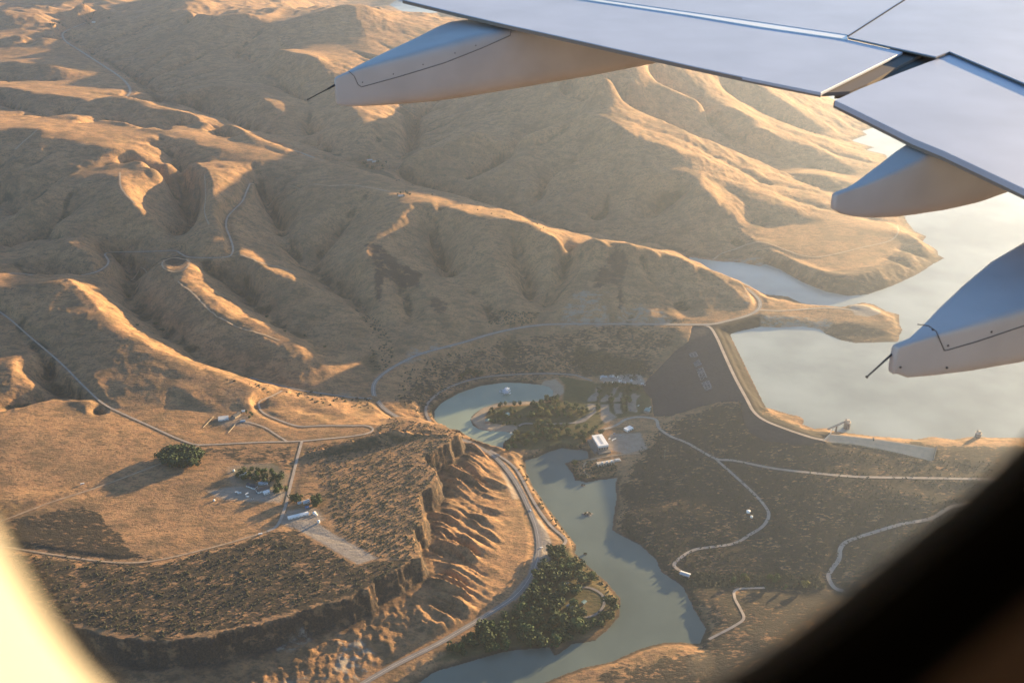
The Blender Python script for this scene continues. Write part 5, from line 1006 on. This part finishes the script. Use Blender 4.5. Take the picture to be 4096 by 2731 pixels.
# fence lines at the homestead, poles
def fence(a,b,label,z0=93):
    A=pos(*a,z0);B=pos(*b,z0); o=empty('ranch_fence',tuple(A)); tag(o,label,'fence','fences of the hillside homestead'); n=8
    pts=[(A+(B-A)*k/n) for k in range(n+1)]
    for p in pts: p.z=Z(ground(p.x,p.y))
    for p in pts: q=p-A; MB().box((q.x,q.y,.8),(.3,.3,2.4)).build('post',M['pale'],o); 
    mb=MB()
    for p,q in zip(pts[:-1],pts[1:]):
        for h in (.6,1.3,1.9): mb.cyl(p-A+Vector((0,0,h)),q-A+Vector((0,0,h)),.22,n=4)
    mb.build('rail',M['pale'],o)
fence((814,1710),(856,1666),'pale fence line left of the homestead shed'); fence((913,1732),(943,1696),'pale fence line below the homestead house')
def pylon(px,py,h,label,z0):
    p=pos(px,py,z0); o=empty('power_pole',tuple(p)); tag(o,label,'power pole','power poles'); MB().cyl((0,0,-1),(0,0,h),.35,.22,n=6).build('pole',M['steel'],o); MB().box((0,0,h-1.5),(5,.25,.3)).build('crossarm',M['steel'],o); MB().box((0,0,h-3.6),(3.6,.25,.3)).build('crossarm',M['steel'],o)
pylon(2658,1832,26,'tall power pole alone on the east bank slope',22); pylon(2475,1795,12,'pole at the left of the switchyard',10); pylon(2500,1790,12,'pole in the middle of the switchyard',10); pylon(2528,1795,12,'pole at the right of the switchyard',10); pylon(2510,1800,10,'short pole at the front of the switchyard',10)
# fountain in the pond
def spray(px,py,w_,h,label):
    X,Y,_=P(px,py,POND); o=empty('fountain_jet',(X,Y,Z(POND))); tag(o,label,'fountain'); rr=random.Random(4); mb=MB()
    for i in range(420):
        u=rr.random(); a=rr.random()*6.28; r=w_/2*abs(rr.gauss(0,.42))*(1-u*.55); z=h*u*(1-(r/(w_*.75))**2); s=rr.uniform(.4,1.)*w_/15; x,y=r*math.cos(a)+u*w_*.12,r*math.sin(a)
        mb.add([(x-s,y,z),(x,y-s,z),(x+s,y,z),(x,y+s,z),(x,y,z+s*1.2),(x,y,z-s*.6)],[(0,1,4),(1,2,4),(2,3,4),(3,0,4),(1,0,5),(2,1,5),(3,2,5),(0,3,5)])
    mb.build('spray',bpy.data.materials.get('spray_water') or mat('spray_water',(.9,.92,.95),.4),o,smooth=True); MB().cyl((0,0,-1),(0,0,.6),1.2,n=10).build('nozzle_float',M['steel'],o)
spray(2022,1572,34,17,'white fountain spray in the middle of the swimming pond'); spray(2043,1737,5,9,'thin water jet near the lower shore of the pond')
# ------------------------------------------------------------------ trees
def leafmat(name,c1,c2):
    m=bpy.data.materials.new(name); m.use_nodes=True; n=m.node_tree; b=n.nodes['Principled BSDF']; b.inputs['Roughness'].default_value=.8; b.inputs['Specular IOR Level'].default_value=.2
    g=n.nodes.new('ShaderNodeNewGeometry'); r=n.nodes.new('ShaderNodeMix'); r.data_type='RGBA'; r.inputs[6].default_value=(*c1,1); r.inputs[7].default_value=(*c2,1); n.links.new(g.outputs['Random Per Island'],r.inputs[0]); n.links.new(r.outputs[2],b.inputs['Base Color']); return m
LM={'dark':leafmat('dark_foliage',(.020,.038,.016),(.060,.088,.032)),'mid':leafmat('green_foliage',(.038,.070,.024),(.075,.115,.038)),'yellow':leafmat('yellow_foliage',(.10,.105,.030),(.17,.155,.045)),'conifer':leafmat('conifer_foliage',(.018,.030,.018),(.035,.052,.028)),'shrub':leafmat('shrub_foliage',(.045,.05,.03),(.075,.075,.045))}
def crown_mesh(name,seed,kind,m,nleaf=300):
    rr=random.Random(seed); mb=MB(); lobes=[]
    if kind=='round':
        for i in range(7): a=rr.random()*6.28; q=rr.uniform(.1,.5); lobes.append((q*math.cos(a),q*math.sin(a),rr.uniform(.5,1.25),rr.uniform(.34,.5)))
    elif kind=='shrub':
        for i in range(5): a=rr.random()*6.28; q=rr.uniform(.1,.6); lobes.append((q*math.cos(a),q*math.sin(a),rr.uniform(.2,.55),rr.uniform(.3,.45)))
    else:
        for i in range(9): z=.3+i*.22; lobes.append((rr.uniform(-.06,.06),rr.uniform(-.06,.06),z,.46*(1-i/9.5)))
    for i in range(nleaf):
        x,y,z,r=rr.choice(lobes); v=Vector((rr.gauss(0,1),rr.gauss(0,1),rr.gauss(0,1))).normalized(); p=Vector((x,y,z))+v*r*rr.uniform(.72,1.02)*(1 if kind!='conifer' else 1); s=rr.uniform(.09,.17)
        nrm=(v+Vector((rr.gauss(0,.45),rr.gauss(0,.45),rr.gauss(0,.45)))).normalized(); q=nrm.to_track_quat('Z','Y').to_matrix(); k=rr.randint(3,5); a0=rr.random()*6
        mb.add([tuple(p+q@Vector((s*rr.uniform(.7,1.2)*math.cos(a0+6.283*j/k),s*rr.uniform(.7,1.2)*math.sin(a0+6.283*j/k),0))) for j in range(k)],[tuple(range(k))])
    me=bpy.data.meshes.new(name); me.from_pydata(mb.v,[],mb.f); me.materials.append(m); return me
CM={}
for k,sh in (('dark','round'),('mid','round'),('yellow','round'),('conifer','conifer'),('shrub','shrub')):
    CM[k]=[crown_mesh('crown',i*7+len(k),sh,LM[k]) for i in range(3)]
tb=MB(); tb.cyl((0,0,-.15),(0,0,.55),.065,.045,n=6); tb.cyl((0,0,.5),(.2,.1,.95),.04,.02,n=5); tb.cyl((0,0,.45),(-.2,.05,.9),.04,.02,n=5); trunk_me=bpy.data.meshes.new('trunk'); trunk_me.from_pydata(tb.v,[],tb.f); trunk_me.materials.append(M['bark'])
TR=random.Random(11); NTREE=0
def tree_at(x,y,z,h,kind,label,group,cat='tree',wide=1.):
    global NTREE; NTREE+=1
    r=bpy.data.objects.new('shrub' if kind=='shrub' else {'conifer':'conifer_tree'}.get(kind,'cottonwood_tree'),None); scene.collection.objects.link(r); r.location=(x,y,z); r.rotation_euler=(0,0,TR.random()*6.28); s=h/(1.65 if kind!='conifer' else 2.4); wide*=TR.uniform(.8,1.2); r.scale=(s*wide,s*wide*TR.uniform(.85,1.15),s)
    tag(r,label,cat,group); c=bpy.data.objects.new('crown',TR.choice(CM[kind])); scene.collection.objects.link(c); c.parent=r
    if kind!='shrub': t=bpy.data.objects.new('trunk',trunk_me); scene.collection.objects.link(t); t.parent=r
    return r
def grove(poly,n,hr,kinds,label,group,z0,cat='tree',mind=12.,wide=1.15):
    xs=[p[0] for p in poly]; ys_=[p[1] for p in poly]; pts=[]; tries=0; cx=[];cy=[]
    while len(cx)<n*14: cx.append(TR.uniform(min(xs),max(xs))); cy.append(TR.uniform(min(ys_),max(ys_)))
    ok=inside(poly,np.array(cx),np.array(cy)); X,Y,H=ongrounds(np.array(cx)[ok],np.array(cy)[ok],z0)
    for x,y,h in zip(X,Y,H):
        if len(pts)>=n: break
        if all((x-a)**2+(y-b)**2>mind*mind for a,b in pts) and (abs(h-RES)>1 or h>0.8) and h>.7:
            pts.append((x,y)); tree_at(x,y,Z(h),TR.uniform(*hr)*TR.uniform(.72,1.12),TR.choice(kinds),label,group,cat,wide)
def singles(lst,label,group,z0,hr,kinds,cat='tree',wide=1.1):
    X,Y,H=ongrounds([p[0] for p in lst],[p[1] for p in lst],z0)
    for x,y,h in zip(X,Y,H): tree_at(x,y,Z(h),TR.uniform(*hr),TR.choice(kinds),label,group,cat,wide)
def q(lst,sc,ox,oy): return [(ox+a*sc,oy+b*sc) for a,b in lst]
singles(q([(940,555),(1010,540),(1115,545),(1190,540),(1345,540),(1470,515),(1525,488),(1575,480),(1610,480),(1650,462),(840,610)],.3189,1700,1450),'round dark tree in the row along the upper beach edge','trees along the pond beach',8,(13,17),['dark'])
grove([(2130,1640),(2180,1595),(2235,1598),(2290,1618),(2355,1650),(2330,1684),(2200,1672),(2110,1672)],44,(14,20),['mid','mid','yellow','dark'],'leafy tree in the park grove between pond and parking','trees of the park grove',9,mind=11)
grove([(1945,1655),(1990,1630),(2070,1650),(2100,1690),(2090,1702),(1985,1702),(1960,1690)],18,(11,16),['dark','mid'],'tree around the picnic shelters on the park spit','trees on the park spit',7,mind=10)
grove([(2120,1690),(2340,1700),(2420,1725),(2425,1745),(2330,1775),(2270,1760),(2200,1762),(2060,1795),(2015,1790),(2050,1745),(2150,1728)],50,(14,20),['dark','mid','mid','yellow'],'tree in the belt between the park road and the river','trees of the river belt',9,mind=12)
for sx in (2395,2446,2492,2514): grove([(sx-10,1555),(sx+14,1545),(sx+6,1600),(sx+8,1648),(sx-8,1650),(sx-14,1600)],6,(11,15),['dark','mid'],'tree on a green island between the parking strips','trees between the parking strips',11,mind=8)
grove([(2410,1540),(2590,1546),(2590,1560),(2410,1554)],14,(11,15),['dark'],'dark tree screening the front of the maintenance yard','trees in front of the maintenance yard',12,mind=8)
grove([(2200,2210),(2262,2200),(2330,2268),(2390,2322),(2330,2345),(2300,2380),(2300,2450),(2350,2482),(2425,2440),(2440,2400),(2472,2420),(2468,2480),(2380,2540),(2280,2570),(2150,2590),(2000,2600),(1810,2640),(1760,2622),(1870,2545),(1965,2500),(2080,2425),(2145,2330)],112,(19,27),['dark','dark','mid','dark'],'dark leafy tree in the campground on the river bend','trees of the campground grove',5,mind=11.5,wide=1.3)
grove([(2200,2205),(2250,2200),(2300,2270),(2230,2290)],7,(14,18),['mid','yellow'],'yellow green tree at the upper tip of the campground grove','light trees at the campground tip',6,mind=9)
singles([(655,1838),(668,1852),(690,1862),(712,1868),(738,1868),(760,1864),(782,1852),(795,1838),(785,1826),(760,1818),(735,1816),(712,1818),(690,1824),(670,1828),(700,1848),(770,1842),(715,1842),(752,1846),(690,1838),(780,1838)],'dark tree in the round clump around the lone mesa house','trees of the round clump',102,(23,28),['dark'],wide=1.55)
grove([(945,1895),(1010,1872),(1070,1880),(1135,1912),(1148,1965),(1110,1975),(1085,1935),(1010,1925),(940,1912)],26,(14,20),['dark','dark','mid'],'tree in the larger farm grove on the mesa','trees of the larger farm grove',99,mind=10)
singles([(1166,2002),(1178,1998),(1190,1994),(1200,2002),(1186,2010)],'tree in the small grove left of the lower farmhouse','trees left of the lower farmhouse',99,(14,17),['dark']); singles([(1255,2012),(1265,2002),(1275,1998),(1282,2012),(1270,2020),(1260,2026)],'tree in the small grove right of the lower farmhouse','trees right of the lower farmhouse',99,(15,20),['dark'])
singles([(985,1650),(1002,1655),(998,1672),(1008,1662)],'tree beside the hillside homestead house','trees of the hillside homestead',93,(6,9),['mid'])
singles([(1590,782),(1602,776),(1615,786),(1628,778),(1640,782),(1622,770)],'dark tree beside the lone ridge top house','trees on the long ridge crest',233,(8,12),['dark'])
singles([(1448,652),(1458,662),(1468,672),(1490,676),(1512,668),(1530,664),(1545,655),(1476,650)],'dark tree in the far valley hamlet','trees of the far valley hamlet',192,(14,20),['dark'])
singles([(345,82),(355,84),(362,78),(385,84),(392,82),(205,108),(215,104),(240,106),(250,108),(435,78)],'dark tree at the distant highway bend','trees at the distant highway bend',325,(14,20),['dark'],wide=1.4)
singles([(537,1105),(515,1190),(622,1300),(650,1325),(672,1345),(88,1000)],'dark bush in the draw left of the fenced knoll spur','bushes in the left draw',110,(10,14),['dark'],'bush',1.4); singles([(550,1303)],'lone bush on the sunlit front spur above the field',None,125,(7,8),['dark'],'bush',1.5)
singles([(1068,1270),(1140,1328),(1220,1345),(1300,1390)],'dark bush in the draw below the rocky spur','bushes in the middle draw',80,(6,9),['dark'],'bush',1.4)
singles([(1868,1498),(1880,1490),(1895,1502),(1905,1495),(1912,1506),(1925,1500),(1850,1508)],'dark juniper on the slope above the pond road','junipers above the pond road',20,(12,16),['dark'],'tree')
singles([(2318,1752),(2326,1748),(2334,1756)],'golden yellow tree left of the powerhouse','yellow trees by the powerhouse',8,(12,14),['yellow']); singles([(2300,1856)],'golden yellow tree on the point by the outlet works',None,4,(14,15),['yellow'])
singles([(2975,2310),(2985,2322),(3080,2318),(3100,2330),(3110,2322),(3140,2355),(3220,2345),(2935,2330)],'yellow green willow in the east bank hollow','willows in the east bank hollow',8,(13,18),['yellow','mid'])
singles([(2032,1802)],'round green tree where the pond meets the highway',None,12,(18,19),['mid'])
print('trees',NTREE)
# uncounted scrub: one object of small clumps along draws, banks and road cuts
def scrub(name,label,regions,seed,sz,m):
    rr=np.random.RandomState(seed); allx=[];ally=[]
    for poly,n,z0 in regions:
        p=np.array(poly,float); x=rr.uniform(p[:,0].min(),p[:,0].max(),n); y=rr.uniform(p[:,1].min(),p[:,1].max(),n); ok=inside(p,x,y); X,Y,H=ongrounds(x[ok],y[ok],z0); g=(H>1.)&((H<RES-1)|(H>RES+1)); allx.append(np.column_stack([X[g],Y[g],H[g]]))
    pts=np.vstack(allx); V=[];F=[];k=0; r2=random.Random(seed)
    for x,y,h in pts:
        s=r2.uniform(*sz)
        for c in range(3):
            cx,cy=x+r2.uniform(-s,s)*.6,y+r2.uniform(-s,s)*.6; a0=r2.random()*6; n=5; z=Z(h)
            ring=[(cx+s*.6*math.cos(a0+6.283*i/n)*r2.uniform(.7,1.2),cy+s*.6*math.sin(a0+6.283*i/n)*r2.uniform(.7,1.2),z+s*r2.uniform(.1,.35)) for i in range(n)]
            V+=ring+[(cx,cy,z+s*r2.uniform(.7,1.)),(cx,cy,z-.8)]
            F+=[(k+i,k+(i+1)%n,k+n) for i in range(n)]+[(k+(i+1)%n,k+i,k+n+1) for i in range(n)]; k+=n+2
    me=bpy.data.meshes.new(name); me.from_pydata(V,[],F); me.materials.append(m); o=bpy.data.objects.new(name,me); scene.collection.objects.link(o); tag(o,label,None,None,'stuff'); print(name,len(pts))
scrub('scrub_brush','low dark scrub scattered over slopes, draws and banks',[
 ([(2290,1400),(2400,1420),(2560,1440),(2590,1500),(2540,1520),(2400,1500),(2310,1470)],700,25),([(1760,1420),(2000,1380),(2300,1400),(2300,1480),(1900,1500),(1740,1580),(1690,1660),(1580,1600),(1600,1500)],1100,30),
 ([(1760,1545),(2180,1505),(2180,1525),(1900,1540),(1740,1620),(1725,1680),(1715,1640)],500,10),([(2160,1780),(2340,1780),(2330,1800),(2180,1806),(2100,1842)],220,5),([(2260,1850),(2380,1840),(2470,1860),(2460,1905),(2300,1920)],260,4),
 ([(2060,1850),(2110,1850),(2200,2030),(2310,2180),(2290,2190),(2180,2050)],420,8),([(2300,2210),(2360,2250),(2480,2380),(2480,2460),(2440,2420),(2380,2320)],260,3),
 ([(2450,1930),(2480,1930),(2470,2110),(2650,2230),(2760,2400),(2820,2500),(2850,2500),(2780,2350),(2640,2200),(2500,2100)],700,3),([(2690,2290),(3260,2300),(3320,2350),(2760,2345)],600,8),
 ([(1430,640),(1620,735),(1850,825),(2100,875),(2200,925),(2190,935),(2000,870),(1700,770),(1480,700)],500,160),([(270,170),(450,262),(700,415),(680,430),(560,350),(420,265)],260,265),([(1600,440),(1680,450),(1680,560),(1640,640),(1600,640),(1640,540)],160,225),
 ([(1420,1200),(1520,1280),(1580,1400),(1540,1490),(1480,1460),(1470,1330)],300,60),([(1960,1240),(2160,1250),(2130,1290),(1950,1310)],260,75),([(870,1510),(1500,1600),(1540,1640),(1300,1620),(1000,1550)],300,60),([(1480,1640),(1900,1760),(1950,1800),(1900,1800)],120,30)],5,(2.2,5.0),LM['shrub'])
scrub('sagebrush','grey green sagebrush covering the mesa top',[([(1215,1790),(1480,1740),(1560,1665),(1840,1730),(1750,1800),(1745,1900),(1680,1990),(1690,2100),(1650,2240),(1500,2225),(1350,2120),(1290,1950)],3600,99),([(0,2200),(620,2260),(1100,2130),(1290,2180),(1429,2265),(1640,2240),(1480,2340),(900,2510),(600,2550),(300,2490),(0,2380)],2600,99),([(2620,1690),(2900,1640),(3300,1790),(4000,1850),(3600,2300),(2800,2300),(2600,2190),(2470,2110),(2500,1900)],6500,35)],9,(1.5,3.2),LM['shrub'])
# islets
def islet(px,py,r,label):
    X,Y,_=P(px,py,0.); o=empty('islet',(X,Y,Z(0))); tag(o,label,'islet','islets in the river'); mb=MB(); n=14
    L=[[(r*k*math.cos(6.283*i/n)*(1+.25*math.sin(i*2.3+px)),r*k*.7*math.sin(6.283*i/n)*(1+.2*math.cos(i*1.7)),z) for i in range(n)] for k,z in ((1.15,-1.5),(1.,.2),(.6,1.1))]
    mb.add(sum(L,[])+[(0,0,1.5)],[(k*n+i,k*n+(i+1)%n,(k+1)*n+(i+1)%n,(k+1)*n+i) for k in range(2) for i in range(n)]+[(2*n+i,2*n+(i+1)%n,3*n) for i in range(n)]); mb.build('rock',M['concd'],o)
    for i in range(max(2,int(r/2.2))):
        a=i*2.4; c=bpy.data.objects.new('shrub',CM['dark'][i%3]); scene.collection.objects.link(c); c.parent=o; c.location=(r*.5*math.cos(a),r*.35*math.sin(a),.3); c.scale=(3.2,3.2,2.4)
islet(2350,2056,13,'bushy islet in the middle of the river'); islet(2341,2216,4,'tiny bushy rock in the river beside the sharp left bank'); islet(2332,1942,6,'dark rock islet off the outlet works point')

# ------------------------------------------------------------------ haze
hm=bpy.data.materials.new('haze'); hm.use_nodes=True; n=hm.node_tree; n.nodes.remove(n.nodes['Principled BSDF']); pv=n.nodes.new('ShaderNodeVolumePrincipled')
pv.inputs['Density'].default_value=3.2e-5; pv.inputs['Color'].default_value=(.60,.72,1,1); pv.inputs['Anisotropy'].default_value=.66
n.links.new(pv.outputs[0],n.nodes['Material Output'].inputs['Volume'])
hz=MB().box((0,7000,-715),(24000,20000,1570)).build('haze',hm); tag(hz,kind='stuff')
